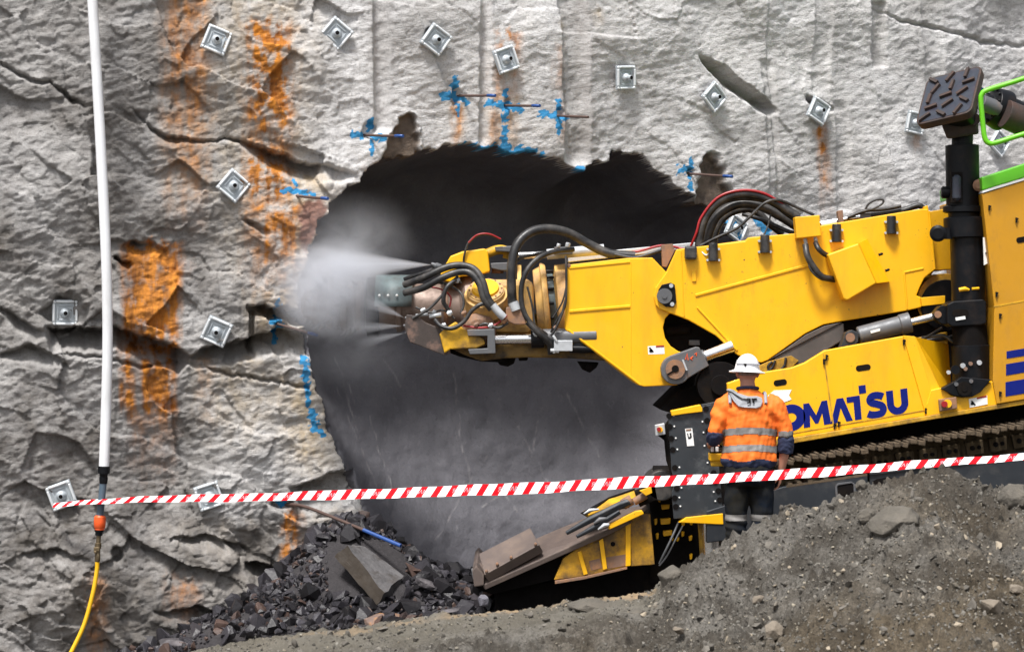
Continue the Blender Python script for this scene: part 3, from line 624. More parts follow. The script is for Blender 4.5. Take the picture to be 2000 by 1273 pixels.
# ================================================================ THE ROADHEADER
MAT = {}
def mats():
    y = (.86, .445, .002)
    MAT['yellow'] = mat('yellow_paint', y, .42, var=.07, vscale=2.2, dirt=(.42, .22, .02), dirt_amt=.5, dirt_scale=2.6, dirt_lo=.48, dirt_hi=.75, bump=.06, bscale=25, streak=True, chips=(.10, .06, .03), smudge=(.16, .10, .03))
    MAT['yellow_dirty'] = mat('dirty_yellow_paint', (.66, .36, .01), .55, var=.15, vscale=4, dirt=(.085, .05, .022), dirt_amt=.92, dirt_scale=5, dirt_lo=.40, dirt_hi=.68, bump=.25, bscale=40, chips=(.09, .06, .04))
    MAT['tan'] = mat('dusty_yellow_paint', (.66, .40, .12), .6, var=.12, vscale=5, dirt=(.30, .19, .115), dirt_amt=.85, dirt_scale=7, dirt_lo=.42, dirt_hi=.66, bump=.25, bscale=40)
    MAT['black'] = mat('black_steel', (.0045, .005, .0065), .4, spec=.2, var=.3, vscale=4, dirt=(.035, .022, .015), dirt_amt=.6, dirt_scale=4, dirt_lo=.55, dirt_hi=.78, bump=.15, bscale=60)
    MAT['void'] = mat('frame_and_shade_black', (.006, .005, .005), .85, spec=.12, var=.4, vscale=5, dirt=(.022, .014, .007), dirt_amt=.5, dirt_scale=3, bump=.3, bscale=20)  # near-black frame metal; its colour also stands in for shade in gaps
    MAT['rubber'] = mat('rubber_hose', (.014, .014, .015), .45, var=.3, vscale=7, dirt=(.13, .115, .10), dirt_amt=.5, dirt_scale=7, dirt_lo=.45, dirt_hi=.7, bump=.2, bscale=90)
    MAT['grey'] = mat('grey_steel', (.115, .118, .125), .5, metal=.25, var=.2, vscale=6, dirt=(.24, .14, .08), dirt_amt=.4, dirt_scale=6, dirt_lo=.55, dirt_hi=.72, bump=.2, bscale=50)
    MAT['plate'] = mat('gate_steel', (.036, .041, .047), .42, metal=.2, var=.2, vscale=5, dirt=(.21, .22, .22), dirt_amt=.55, dirt_scale=5, dirt_lo=.55, dirt_hi=.8, bump=.12, bscale=50)
    MAT['skirt'] = mat('skirt_steel', (.022, .026, .032), .45, metal=.2, var=.2, vscale=3, dirt=(.12, .11, .10), dirt_amt=.45, dirt_scale=4, dirt_lo=.52, dirt_hi=.8, bump=.15, bscale=40)
    MAT['chrome'] = mat('chromed_rod', (.72, .72, .73), .22, metal=1.0, var=.05, bump=.03)
    MAT['bright'] = mat('galvanised', (.50, .52, .54), .5, metal=.35, var=.12, vscale=15, dirt=(.30, .31, .32), dirt_amt=.5, dirt_scale=9, bump=.15)
    MAT['rust'] = mat('rusty_steel', (.19, .115, .08), .75, var=.3, vscale=9, dirt=(.36, .17, .07), dirt_amt=.7, dirt_scale=8, dirt_lo=.45, dirt_hi=.65, bump=.4, bscale=50)
    MAT['blade'] = mat('worn_blade', (.105, .080, .070), .6, metal=.15, var=.25, vscale=6, dirt=(.20, .145, .11), dirt_amt=.6, dirt_scale=5, dirt_lo=.48, dirt_hi=.72, bump=.3, bscale=45, chips=(.08, .05, .04))
    MAT['worn'] = mat('worn_barrel', (.235, .175, .145), .5, metal=.3, var=.35, vscale=5, dirt=(.10, .062, .045), dirt_amt=.8, dirt_scale=4, dirt_lo=.48, dirt_hi=.7, bump=.25, bscale=40)
    MAT['guard'] = mat('grey_green_guard', (.115, .15, .155), .5, var=.2, dirt=(.06, .055, .05), dirt_amt=.75, dirt_scale=7, dirt_lo=.45, dirt_hi=.65, bump=.2)
    MAT['blue'] = mat('blue_letters', (.003, .010, .15), .5, spec=.2, var=.06, bump=.02)
    MAT['green'] = mat('green_paint', (.10, .43, .012), .4, var=.06, bump=.04)
    MAT['white'] = mat('white_label', (.80, .80, .78), .5, var=.03, bump=.02)
    MAT['red'] = mat('red_plastic', (.30, .012, .016), .35, var=.08, bump=.03)
    MAT['padface'] = mat('pad_face', (.026, .032, .046), .45, var=.2, dirt=(.05, .03, .045), dirt_amt=.5, dirt_scale=9, bump=.2)
    MAT['padrust'] = mat('pad_rust', (.05, .026, .019), .7, var=.3, vscale=14, dirt=(.03, .022, .02), dirt_amt=.85, dirt_scale=8, dirt_lo=.4, dirt_hi=.6, bump=.3)
    MAT['track'] = mat('muddy_track', (.060, .040, .018), .9, var=.35, vscale=8, dirt=(.12, .085, .045), dirt_amt=.6, dirt_scale=6, bump=.5, bscale=30, bdist=.02)
    MAT['tracktop'] = mat('muddy_track_edge', (.08, .056, .033), .9, var=.5, vscale=9, bump=.5, bscale=30, bdist=.02)
    MAT['orange'] = mat('orange_coupling', (.85, .11, .02), .45, var=.05, bump=.02)
    MAT['lime'] = mat('lime_rail', (.13, .50, .012), .38, var=.08, bump=.03)
mats()
def slab(mb, pts, th):
    """flat plate: corners (px,py,Y), thickness th away from the camera"""
    A = [P(*p) for p in pts]; n = Vector((0, 0, 0))
    for i in range(len(A)): n += (A[i] - A[0]).cross(A[(i + 1) % len(A)] - A[0])
    n.normalize()
    if n.y > 0: n = -n
    B = [a - n * th for a in A]; mb.hexa(A, B); return mb
def disc(mb, px, py, Y, rpx, th, n=24):
    """round boss facing the camera"""
    r = rpx * (Y + CAMD) / FPX; c = P(px, py, Y); mb.cyl(c, c + Vector((0, th, 0)), r, n=n); return mb
def rpx(r, Y): return r * (Y + CAMD) / FPX

def build_roadheader():
    T = empty('roadheader', (3.4, 1.3, GZ), 'yellow tunnelling machine with a long boom reaching into the dark hollow', 'roadheader')
    y, blk = MAT['yellow'], MAT['black']
    def part(name, mb, m, bevel=.006, parent=None, label=None):
        o = mb.build(name, m, parent, bevel) if parent is not None else mb.build(name, m, T, bevel)
        if label: o['label'] = label
        return o
    def hose(pts, r, m='rubber', name='hydraulic_hose', n=10, parent=None):
        return MB().tube(spline([P(*p) for p in pts], 8), r, n).build(name, MAT[m], parent or T)
    # ---------------- body with its side panels
    F = MB(); F.prism([(1330,760),(1290,800),(1420,840),(1440,862),(1540,850),(1815,806),(2200,748),(2200,600),(1930,560),(1850,560),(1790,600),(1560,640),(1480,712),(1440,728),(1400,740)], .86, 2.35); part('main_frame', F, MAT['void'])
    b = MB().prism([(1290,650),(1310,610),(1345,600),(1440,680),(1500,720),(1480,800),(1380,790),(1330,765)], 1.02, 1.66); part('boom_mount', b, MAT['void'])
    b = MB(); disc(b, 1408, 752, .62, 46, .5); disc(b, 1408, 752, .58, 20, .1); part('slewing_hub', b, MAT['void'])
    side = MB().prism([(1420,748),(1480,728),(1545,718),(1572,708),(1611,684),(1765,656),(1809,812),(1535,857),(1430,872)], 0.0, .10); sp = part('side_panel', side, y, .008)
    # door lines, handles and strips of the panel
    def seam(a, c, w_=.006):
        p, q = P(a[0], a[1], -.004), P(c[0], c[1], -.004); m_ = MB(); d = (q - p).normalized(); nrm = Vector((d.z, 0, -d.x)) * w_
        m_.hexa([p - nrm, q - nrm, q + nrm, p + nrm], [p - nrm + Vector((0, .01, 0)), q - nrm + Vector((0, .01, 0)), q + nrm + Vector((0, .01, 0)), p + nrm + Vector((0, .01, 0))]); return m_.build('door_seam', MAT['yellow_dirty'], sp)
    seam((1608,690), (1629,838)); seam((1535,848), (1812,800), .004)
    def slot(px, py, w_, h_, ang, Y, parent, name='door_handle'):
        c = P(px, py, Y); ww, hh = rpx(w_ / 2, Y), rpx(h_ / 2, Y); pts = []
        for k in range(24):
            a = 2 * math.pi * k / 24; x = math.copysign(max(ww - hh, 0), math.cos(a)) + hh * math.cos(a); z = hh * math.sin(a); ca, sa = math.cos(R(ang)), math.sin(R(ang))
            pts.append((c.x + x * ca - z * sa, c.z + x * sa + z * ca))
        return MB().prism_w(pts, Y, Y + .03).build(name, MAT['void'], parent)
    slot(1524, 747, 26, 12, 8, -.003, sp); slot(1686, 718, 29, 12, 8, -.003, sp)
    for px, py in ((1609,706),(1614,698),(1765,668),(1630,832),(1638,828),(1808,802)):
        h = MB(); c = P(px, py, -.012); h.box(c, (.014, .02, .05)); h.ball(c + Vector((.012, 0, .014)), .009, sub=1); h.build('panel_latch', blk, sp)
    # the letters, raised 3 mm off the panel
    L0 = P(1522, 842.5, 0); ux = Vector((math.cos(R(8.6)), 0, math.sin(R(8.6)))); uz = Vector((-math.sin(R(5)), 0, math.cos(R(5)))); CAP = .212
    def glyph(polys, x0, wd):
        m_ = MB()
        for poly in polys:
            w2 = [L0 + ux * ((x0 + p[0] * wd) * CAP) + uz * (p[1] * CAP) for p in poly]; m_.prism_w([(q.x, q.z) for q in w2], -.003, .01)
        return m_.build('letter', MAT['blue'], sp)
    def ring(cx, cy, ro, ri, a0=0, a1=360, n=28, sy=1.0):
        out = []
        for k in range(n):
            p = [R(a0 + (a1 - a0) * (k + j) / n) for j in (0, 1)]
            out.append([(cx + ro[0] * math.cos(p[0]), cy + ro[1] * math.sin(p[0])), (cx + ro[0] * math.cos(p[1]), cy + ro[1] * math.sin(p[1])), (cx + ri[0] * math.cos(p[1]), cy + ri[1] * math.sin(p[1])), (cx + ri[0] * math.cos(p[0]), cy + ri[1] * math.sin(p[0]))])
        return out
    W = 215.0 * CAP / 1.0                                            # one cap height in photo pixels
    glyph([[(0,0),(0,1),(.3,1),(.3,.62),(.62,1),(1,1),(.58,.53),(1,0),(.64,0),(.3,.42),(.3,0)]], -1.12, .92)
    glyph(ring(.5, .5, (.62, .56), (.24, .2)), .03, 1.0)
    glyph([[(0,0),(.06,1),(.30,1),(.56,.45),(.84,1),(1.07,1),(1.16,0),(.86,0),(.82,.5),(.62,.1),(.50,.1),(.30,.5),(.27,0)]], 1.04, 1.0)
    glyph([[(0,0),(.36,1),(.66,1),(1.02,0),(.72,0),(.51,.60),(.30,0)]], 2.18, .92)
    glyph([[(-.06,1),(-.06,.76),(.26,.76),(.26,0),(.58,0),(.58,1)], [(.56,1.06),(.56,1.40),(.90,1.40),(.90,1.06)]], 2.98, .88)
    s_pts = [(.84,.80),(.72,.86),(.52,.90),(.32,.86),(.24,.73),(.32,.62),(.55,.53),(.76,.43),(.82,.28),(.72,.13),(.48,.09),(.26,.12),(.12,.19)]; sc_ = [Vector((a, 0, c)) for a, c in s_pts]; sc_ = spline(sc_, 4); qs = []
    for i in range(len(sc_) - 1):
        def off(j):
            t = (sc_[min(j + 1, len(sc_) - 1)] - sc_[max(j - 1, 0)]).normalized(); return Vector((-t.z, 0, t.x)) * .148
        a, c = sc_[i], sc_[i + 1]; o1, o2 = off(i), off(i + 1); qs.append([((a + o1).x, (a + o1).z), ((c + o2).x, (c + o2).z), ((c - o2).x, (c - o2).z), ((a - o1).x, (a - o1).z)])
    glyph(qs, 3.66, .95)
    glyph([[(0,1),(.32,1),(.32,.42),(0,.42)], [(.66,1),(.98,1),(.98,.42),(.66,.42)]] + ring(.49, .43, (.49, .47), (.17, .17), 180, 360, 16), 4.60, .92)
    wl = slab(MB(), [(1500,772,-.004),(1512,762,-.004),(1546,761,-.004),(1541,772,-.004),(1546,780,-.004),(1530,786,-.004),(1500,790,-.004)], .006); wl.build('white_sticker', MAT['white'], sp)
    # recess for the side jack: a slanted inner wall, a lower shelf and the foot bracket
    rc = MB(); rc.faces([P(1765,656,0), P(1788,658,.02), P(1852,672,.50), P(1858,758,.50), P(1835,757,.06), P(1809,812,0)], [[0,1,4,5],[1,2,3,4]]); o = rc.build('recess_wall', y, T); sm = o.modifiers.new('thick', 'SOLIDIFY'); sm.thickness = .02
    part('panel_edge', slab(MB(), [(1764,655,-.012),(1787,657,-.012),(1833,812,-.012),(1809,813,-.012)], .03), y, .004)
    part('lower_panel', MB().prism([(1810,790),(1818,762),(1838,757),(1858,772),(1878,776),(1905,770),(1938,744),(1948,738),(1948,790),(1810,812)], -.02, .10), y)
    part('sill', MB().prism([(1430,872),(1535,857),(1809,812),(1946,790),(2200,748),(2200,756),(1946,799),(1809,821),(1535,868),(1430,883)], -.03, 2.3), MAT['yellow_dirty'])
    rp = part('rear_panel', MB().prism([(1918,379),(2200,290),(2200,748),(1947,789),(1939,745),(1942,600)], -.05, 2.35), mat('shaded_rear_yellow', (.50, .235, .004), .5, var=.08, dirt=(.42, .21, .02), dirt_amt=.5, dirt_scale=3, bump=.06, chips=(.2, .13, .05), smudge=(.14, .08, .03)), .008)  # browner yellow: vignette and turned-away shade put into the paint colour
    for q in ([(1966,686),(2200,647),(2200,664),(1966,700)], [(1965,711),(2200,672),(2200,693),(1965,733)], [(1964,746),(2200,707),(2200,735),(1964,774)]): MB().prism(q, -.054, -.04).build('blue_stripe', MAT['blue'], rp)
    MB().prism([(1941,597),(2200,548),(2200,551),(1941,600)], -.053, -.04).build('door_seam', MAT['yellow_dirty'], rp)
    for px, py in ((1932,406),(1946,575),(1953,617),(1953,769),(1985,430)):
        h = MB(); c = P(px, py, -.062); h.box(c, (.014, .02, .045)); h.ball(c + Vector((.012, 0, .012)), .009, sub=1); h.build('panel_latch', blk, rp)
    slot(1996, 468, 22, 11, 10, -.055, rp)
    part('green_cover', MB().prism([(1917,347),(2200,255),(2200,287),(1919,372)], -.06, 2.3), MAT['green'], .01)
    part('cover_trim', MB().prism([(1919,373),(2200,288),(2200,291),(1919,377)], -.058, .2), MAT['white'], 0)
    wn = part('warning_sign', slab(MB(), [(1892,779,-.026),(1928,772,-.026),(1929,789,-.026),(1894,796,-.026)], .006), MAT['white'], 0)
    MB().prism([(1908,776),(1927,772),(1927,775),(1908,779)], -.029, -.02).build('red_strip', MAT['red'], wn); sg = MB(); disc(sg, 1899, 788, -.029, 3, .005); sg.prism([(1896,783),(1899,782),(1906,790),(1903,792)], -.029, -.024); sg.build('pictogram', blk, wn)
    wn = part('warning_sign', slab(MB(), [(1265,676,.738),(1297,674,.738),(1298,691,.738),(1266,692,.738)], .006), MAT['white'], 0)
    MB().prism([(1281,675),(1297,674),(1297,677),(1281,678)], .734, .74).build('red_strip', MAT['red'], wn); sg = MB(); disc(sg, 1271, 685, .734, 3, .005); sg.prism([(1267,679),(1270,678),(1277,686),(1274,688)], .734, .74); sg.build('pictogram', blk, wn)
    es = part('emergency_stop', slab(MB(), [(1834,780,-.08),(1868,775,-.08),(1870,797,-.08),(1836,803,-.08)], .06), MAT['rust'])
    m_ = MB(); disc(m_, 1851, 788, -.095, 8, .02); m_.build('yellow_collar', y, es); m_ = MB(); disc(m_, 1845, 789, -.115, 6, .03); m_.build('red_button', MAT['red'], es)
    # ---------------- rear boom
    rb = MB().prism([(1322,487),(1345,484),(1455,471),(1462,464),(1470,463),(1553,456),(1606,440),(1800,408),(1813,409),(1826,527),(1806,542),(1796,562),(1790,577),(1800,581),(1800,600),(1770,607),(1640,628),(1608,634),(1572,652),(1530,682),(1500,703),(1488,708),(1470,706),(1440,693),(1398,655),(1345,625),(1290,604),(1281,596),(1277,580),(1280,562),(1302,531)], .70, .80)
    part('boom_rear', rb, y, .008)
    part('boom_rear_far_side', MB().prism([(1322,487),(1345,484),(1555,456),(1610,440),(1800,408),(1826,527),(1790,577),(1770,607),(1640,628),(1608,634),(1572,652),(1530,682),(1488,708),(1440,693),(1398,655),(1345,625),(1283,598),(1280,562),(1302,531)], 1.88, 1.98), y)
    part('boom_rear_core', MB().prism([(1340,520),(1560,490),(1810,450),(1815,520),(1770,590),(1640,612),(1560,640),(1490,690),(1440,680),(1400,640),(1345,600)], .81, 1.87), MAT['void'])
    part('boom_guard', MB().prism([(1512,700),(1536,684),(1576,655),(1612,637),(1648,631),(1650,662),(1612,686),(1572,709),(1545,718),(1520,724)], .715, 1.1), mat('greasy_guard', (.085, .073, .065), .55, var=.4, vscale=6, dirt=(.17, .145, .125), dirt_amt=.6, dirt_scale=4, bump=.2), .01)
    part('inner_cheek', MB().prism([(1478,716),(1500,706),(1545,694),(1560,704),(1545,719),(1482,729)], .69, .712), MAT['yellow_dirty'], .004)
    for q in ([(1492,730,.68),(1508,718,.68),(1514,704,.68)], [(1520,726,.68),(1532,714,.68),(1535,698,.68)], [(1506,728,.68),(1500,716,.68),(1508,706,.68)]): hose(q, .012)
    part('boom_dirty_edge', MB().hexa([P(1500,704,.70), P(1532,683,.70), P(1574,653,.70), P(1610,636,.70), P(1645,629,.70)], [P(1500,700,1.5), P(1570,690,1.5), P(1610,684,1.5), P(1640,665,1.5), P(1650,640,1.5)]), mat('greasy_grey', (.085, .07, .06), .6, var=.3, dirt=(.16, .13, .11), dirt_amt=.5, bump=.2))
    def rib(a, c, Y, wpx=4.5, h=.012):
        p, q = P(a[0], a[1], Y - h), P(c[0], c[1], Y - h); m_ = MB(); d = (q - p).normalized(); nr = Vector((d.z, 0, -d.x)) * rpx(wpx / 2, Y); k = Vector((0, h + .004, 0)); k2 = nr * 1.5
        m_.hexa([p - nr, q - nr, q + nr, p + nr], [p - k2 + k, q - k2 + k, q + k2 + k, p + k2 + k]); return part('weld_rib', m_, y, .003)
    rib((1358,577), (1585,516), .70); rib((1362,600), (1440,684), .70, 3); rib((1330,490), (1336,618), .70, 2, .006); rib((1766,532),(1804,524),.70,3,.008); rib((1766,534),(1772,604),.70,3,.008); rib((1815,412),(1826,526),.70,3,.006)
    pc = MB(); pc.prism([(1286,566),(1293,556),(1310,552),(1318,556),(1321,590),(1316,600),(1300,599),(1286,588)], .675, .70); pcp = part('pivot_cover', pc, blk, .004)
    m_ = MB(); disc(m_, 1298, 578, .655, 15, .03); disc(m_, 1298, 578, .645, 5, .02); m_.build('pivot_pin', MAT['grey'], pcp); m_ = MB(); disc(m_, 1311, 558, .66, 4, .02); disc(m_, 1313, 594, .66, 4, .02); m_.build('bolt', MAT['bright'], pcp)
    hg = MB(); slab(hg, [(1351,528,.685),(1359,527,.685),(1360,549,.685),(1352,550,.685)], .02); part('lifting_lug', hg, y, .003)
    # rubber latches along the boom's upper edge
    for px, py, s_ in ((1393,493,1),(1494,477,1),(1634,456,1),(1741,440,1)):
        c = P(px, py, .66); m_ = MB(); m_.cyl(c + Vector((0, 0, .085)), c - Vector((0, 0, .08)), .042, .047, 16); lt = part('rubber_buffer', m_, MAT['rubber'], .006)
        m_ = MB()
        for dx in (-.052, .052):
            for dz in (-.07, .03): MB().cyl(c + Vector((dx, -.01, dz)), c + Vector((dx, .05, dz)), .011, n=8).build('bolt', MAT['bright'], lt)
    c = P(1349, 494, .66); part('rubber_block', MB().box(c, (.11, .10, .125)), MAT['rubber'], .02)
    # boxes on the boom
    jb = part('junction_box', slab(MB(), [(1552,424,.55),(1601,420,.55),(1604,461,.55),(1556,466,.55)], .16), y, .008)
    m_ = MB(); [m_.cyl(P(px, py, .62), P(px + 3, py + 14, .62), .018, n=10) for px, py in ((1572,466),(1592,463))]; m_.build('cable_gland', MAT['bright'], jb)
    cb = MB(); slab(cb, [(1616,497,.46),(1677,475,.46),(1712,553,.46),(1655,587,.46),(1648,584,.46)], .26); o = part('control_box', cb, y, .012)
    m_ = MB(); m_.hexa([P(1677,475,.46), P(1712,553,.46), P(1712,553,.70), P(1677,475,.70)], [P(1694,467,.56), P(1737,550,.56), P(1737,550,.70), P(1694,467,.70)]); m_.build('box_cheek', y, o)
    for px, py in ((1716,498),(1729,529)): m_ = MB(); q = P(px, py, .60); m_.cyl(q, q + Vector((.03, 0, .01)), .012, n=8); m_.ball(q + Vector((.03, 0, .01)), .014, sub=1); m_.build('box_latch', blk, o)
    hose([(1573,478,.6),(1577,500,.55),(1588,520,.55),(1605,540,.56),(1630,546,.62)], .030); hose([(1593,474,.6),(1598,485,.55),(1607,494,.56),(1618,500,.6)], .024); hose([(1578,505,.55),(1584,528,.54),(1604,545,.55),(1625,546,.6)], .010)
    # rear end of the boom
    part('boom_tail', MB().prism([(1812,414),(1846,408),(1870,406),(1870,525),(1826,528)], .84, 1.86), mat('scratched_yellow', (.70, .37, .006), .45, var=.1, chips=(.02, .02, .02), dirt=(.05, .04, .03), dirt_amt=.5, dirt_scale=12, dirt_lo=.6, dirt_hi=.68), .006)
    m_ = MB(); disc(m_, 1845, 588, .82, 54, .9, 40); part('turret_drum', m_, MAT['yellow_dirty']); m_ = MB(); disc(m_, 1848, 596, .80, 50, .05, 40); part('turret_seal', m_, blk)
    part('yellow_tab', slab(MB(), [(1799,581,.62),(1846,577,.62),(1846,593,.62),(1801,598,.62)], .08), y, .004)
    m_ = MB(); slab(m_, [(1805,404,.72),(1812,401,.72),(1814,412,.72),(1806,413,.72)], .1); part('end_lug', m_, y, .003)
    # pipework on top of the rear boom
    hose([(1600,437,.95),(1640,430,.95),(1680,424,.95)], .026, 'chrome', 'steel_pipe'); hose([(1680,424,.95),(1720,418,.95),(1760,412,.95),(1790,402,.95),(1800,404,.95),(1803,410,.95)], .028); hose([(1655,425,.9),(1690,412,.9),(1730,408,.9),(1760,402,.9)], .018)
    hose([(1690,409,.8),(1697,398,.8),(1712,390,.8),(1725,391,.8),(1722,399,.8),(1705,408,.8),(1694,410,.8)], .010, name='cable_loop')
    part('pipe_clamp', slab(MB(), [(1636,412,.85),(1646,410,.85),(1649,440,.85),(1639,441,.85)], .12), MAT['rust'], .003); part('pipe_valve', MB().box(P(1690, 424, .95), (.10, .08, .07)), MAT['grey'], .006)
    part('pipe_fitting', MB().cyl(P(1604,440,.8), P(1634,434,.8), .03, n=12), MAT['bright'], .003)
    # ---------------- front boom box
    fb = MB().prism([(1106,519),(1110,517),(1226,504),(1274,503),(1301,531),(1320,560),(1325,612),(1308,612),(1299,622),(1295,640),(1299,660),(1310,676),(1325,686),(1345,690),(1352,715),(1340,740),(1322,752),(1258,755),(1246,752),(1104,644)], .74, 1.86)
    part('boom_front', fb, y, .008)
    rib((1112,523), (1231,511), .74, 4, .008); rib((1112,608), (1231,598), .74, 4.5, .012); rib((1110,644), (1252,752), .74, 3, .008); rib((1232,512),(1232,740),.74,2,.003)
    m_ = MB(); disc(m_, 1111, 519, .73, 4, .03); part('corner_bolt', m_, MAT['rust'])
    part('silver_channel', MB().prism([(1110,497),(1370,472),(1370,482),(1250,497),(1110,512)], 1.5, 1.8), MAT['bright'])
    part('rope_guide', slab(MB(), [(1292,478,.84),(1314,476,.84),(1318,490,.84),(1302,522,.84),(1294,520,.84)], .12), MAT['rust'], .004)
    part('boom_lining', MB().prism([(1300,600),(1420,650),(1430,700),(1330,720),(1300,680)], 1.0, 1.2), MAT['void'])
    part('lining_tube', MB().cyl(P(1300,646,.98), P(1348,643,.98), .045, n=16), MAT['void']); part('lining_bracket', MB().box(P(1356,669,.98), (.10,.06,.05)), MAT['grey'], .006)
    # lift cylinder at the knee: clevis, pin, chrome rod
    cl = MB(); cc = P(1320, 722, .58); A = []
    for k in range(15):
        a = R(110 + 215 * k / 14); A.append((cc.x + rpx(29, .58) * math.cos(a), cc.z + rpx(29, .58) * math.sin(a)))
    for q in ((1385,714),(1366,678),(1360,677)): v = P(*q, .58); A.append((v.x, v.z))
    cl.prism_w(A, .58, .73); cv = part('cylinder_clevis', cl, MAT['grey'], .008)
    m_ = MB(); disc(m_, 1319, 721, .555, 19, .03); m_.build('clevis_pin', MAT['rust'], cv); m_ = MB(); disc(m_, 1319, 720, .548, 7, .02); m_.prism([(1303,730),(1318,721),(1319,724),(1304,733)], .546, .56); m_.build('pin_hole', MAT['void'], cv); slab(MB(), [(1332,703,.55),(1335,702,.55),(1343,722,.55),(1340,724,.55)], .04).build('keeper_plate', MAT['bright'], cv)
    for pts in ([(1339,702),(1342,690),(1344,703)], [(1350,698),(1352,703),(1348,700),(1354,696)], [(1357,692),(1361,688),(1360,695)]): MB().tube([P(a, c, .577) for a, c in pts], .005, 5).build('chalk_mark', MAT['orange'], cv)
    part('cylinder_rod', MB().cyl(P(1375, 697, .66), P(1432, 676, .66), .058, n=24), MAT['chrome']); part('cylinder_gland', MB().cyl(P(1366, 701, .66), P(1378, 696, .66), .07, n=24), MAT['grey'])
    part('knee_bracket', slab(MB(), [(1385,712,.7),(1435,722,.7),(1410,735,.7),(1396,730,.7)], .3), MAT['grey'], .004)
    # hoses looping over the knee
    for pts, r, m_ in ([[(1366,495,1.0),(1367,460,1.0),(1378,424,1.0),(1405,393,1.0),(1445,379,1.0),(1485,383,1.0),(1520,400,1.0),(1560,425,1.0)], .042, 'rubber'], [[(1376,498,1.15),(1384,455,1.15),(1402,420,1.15),(1440,399,1.15),(1480,401,1.15),(1520,420,1.15),(1562,446,1.15)], .045, 'rubber'],
                       [[(1392,500,1.3),(1398,450,1.3),(1420,420,1.3),(1455,408,1.3),(1480,415,1.3),(1500,435,1.3),(1530,457,1.3)], .036, 'rubber'], [[(1368,480,.95),(1400,464,.93),(1440,445,.92),(1470,418,.92),(1495,396,.92),(1520,391,.95),(1550,402,1.0),(1590,420,1.0)], .014, 'rubber'],
                       [[(1348,484,1.0),(1360,455,.96),(1370,424,.96),(1402,386,.96),(1445,372,.96),(1490,377,.96),(1530,400,.98),(1562,424,1.0)], .012, 'red'], [[(1450,418,1.3),(1490,430,1.25),(1540,452,1.2),(1562,455,1.2)], .02, 'rubber'], [[(1492,460,.9),(1500,440,1.0),(1505,420,1.1)], .008, 'rubber'], [[(1362,495,1.0),(1364,450,1.05),(1390,408,1.05),(1440,389,1.08),(1500,395,1.06),(1545,425,1.05),(1575,440,1.05)], .018, 'rubber']):
        hose(pts, r, m_)
    hose([(1163,487,1.0),(1200,492,.95),(1240,492,.95),(1290,480,.95),(1325,484,.95),(1345,492,.9)], .012, 'red'); hose([(1365,485,.72),(1378,498,.69),(1386,492,.69),(1388,478,.69)], .006, 'white')
    hose([(1001,595,.75),(999,560,.72),(1000,515,.72),(1010,478,.75),(1035,454,.8),(1070,447,.85),(1110,455,.9),(1150,477,.95),(1190,495,.95),(1240,500,.95)], .044); hose([(1120,487,1.0),(1080,492,.85),(1050,505,.75),(1028,530,.7),(1018,565,.7),(1022,605,.7),(1040,635,.7),(1068,655,.75)], .024)
    hose([(1002,590,.72),(1008,606,.72)], .05, 'bright', 'hose_ferrule', 12)
    hose([(1200,497,.9),(1240,503,.88),(1280,492,.88),(1300,486,.9)], .016, 'rubber'); hose([(1105,500,.72),(1106,530,.70),(1106,570,.70),(1103,600,.70),(1086,628,.72),(1076,650,.75)], .011); hose([(1106,560,.7),(1098,590,.7),(1080,620,.7)], .008)
    # ---------------- cutter boom
    AX = 1.30
    def axp(px, py): return P(px, py, AX)
    m_ = MB().lathe(axp(1112, 590), axp(1046, 596), [(0,.30),(.0,.36),(.35,.36),(.40,.27),(.6,.27),(.62,.37),(.72,.39),(.78,.39),(.8,.36),(1,.33)], 40); part('flange', m_, MAT['tan'])
    m_ = MB().lathe(axp(1085, 592), axp(1056, 595), [(0,.285),(1,.285)], 36); part('clamp_ring', m_, MAT['guard'])
    for k in range(14):
        a = 2 * math.pi * k / 14; q = axp(1071, 593); v = Vector((0, math.cos(a) * .31, math.sin(a) * .31)); m_ = MB().cyl(q + v + Vector((-.05, 0, 0)), q + v + Vector((.05, 0, 0)), .016, n=8); part('flange_bolt', m_, MAT['black'])
    # gearbox housing with its round cover
    m_ = MB(); m_.prism([(904,606),(906,580),(920,556),(945,546),(1030,545),(1042,548),(1044,645),(1030,652),(960,650),(925,640),(908,625)], .92, 1.75); part('gearbox', m_, MAT['tan'], .06)
    m_ = MB(); cpos = P(949, 575, .86); ax = Vector((-.06, -.62, .78)).normalized(); m_.lathe(cpos - ax * .16, cpos + ax * .07, [(0,.20),(.70,.20),(.71,.175),(.88,.175),(.89,.165),(.95,.165),(.96,.125),(1,.12)], 36); cov = part('gear_cover', m_, MAT['tan'], .003)
    m_ = MB(); m_.lathe(cpos + ax * .06, cpos + ax * .085, [(0,.128),(1,.122)], 32); m_.build('cover_cap', y, cov); up = ax.orthogonal().normalized(); sd = ax.cross(up)
    [MB().cyl(cpos + ax * .045 + (up * math.cos(a) + sd * math.sin(a)) * .148, cpos + ax * .07 + (up * math.cos(a) + sd * math.sin(a)) * .148, .009, n=6).build('cover_bolt', MAT['rust'], cov) for a in [2 * math.pi * k / 14 for k in range(14)]]
    part('gearbox_collar', MB().lathe(axp(925, 598), axp(868, 602), [(0,.33),(.25,.32),(.45,.24),(1,.22)], 36), MAT['worn'])
    part('cutter_barrel', MB().lathe(axp(905, 600), axp(715, 600), [(0,.23),(.12,.23),(.15,.245),(.2,.245),(.22,.22),(.62,.22),(.63,.235),(.68,.235),(.69,.20),(1,.20)], 40), MAT['worn'])
    part('barrel_ring', MB().lathe(axp(742, 600), axp(712, 600), [(0,.25),(.1,.28),(.8,.28),(.9,.23),(1,.2)], 36), blk)
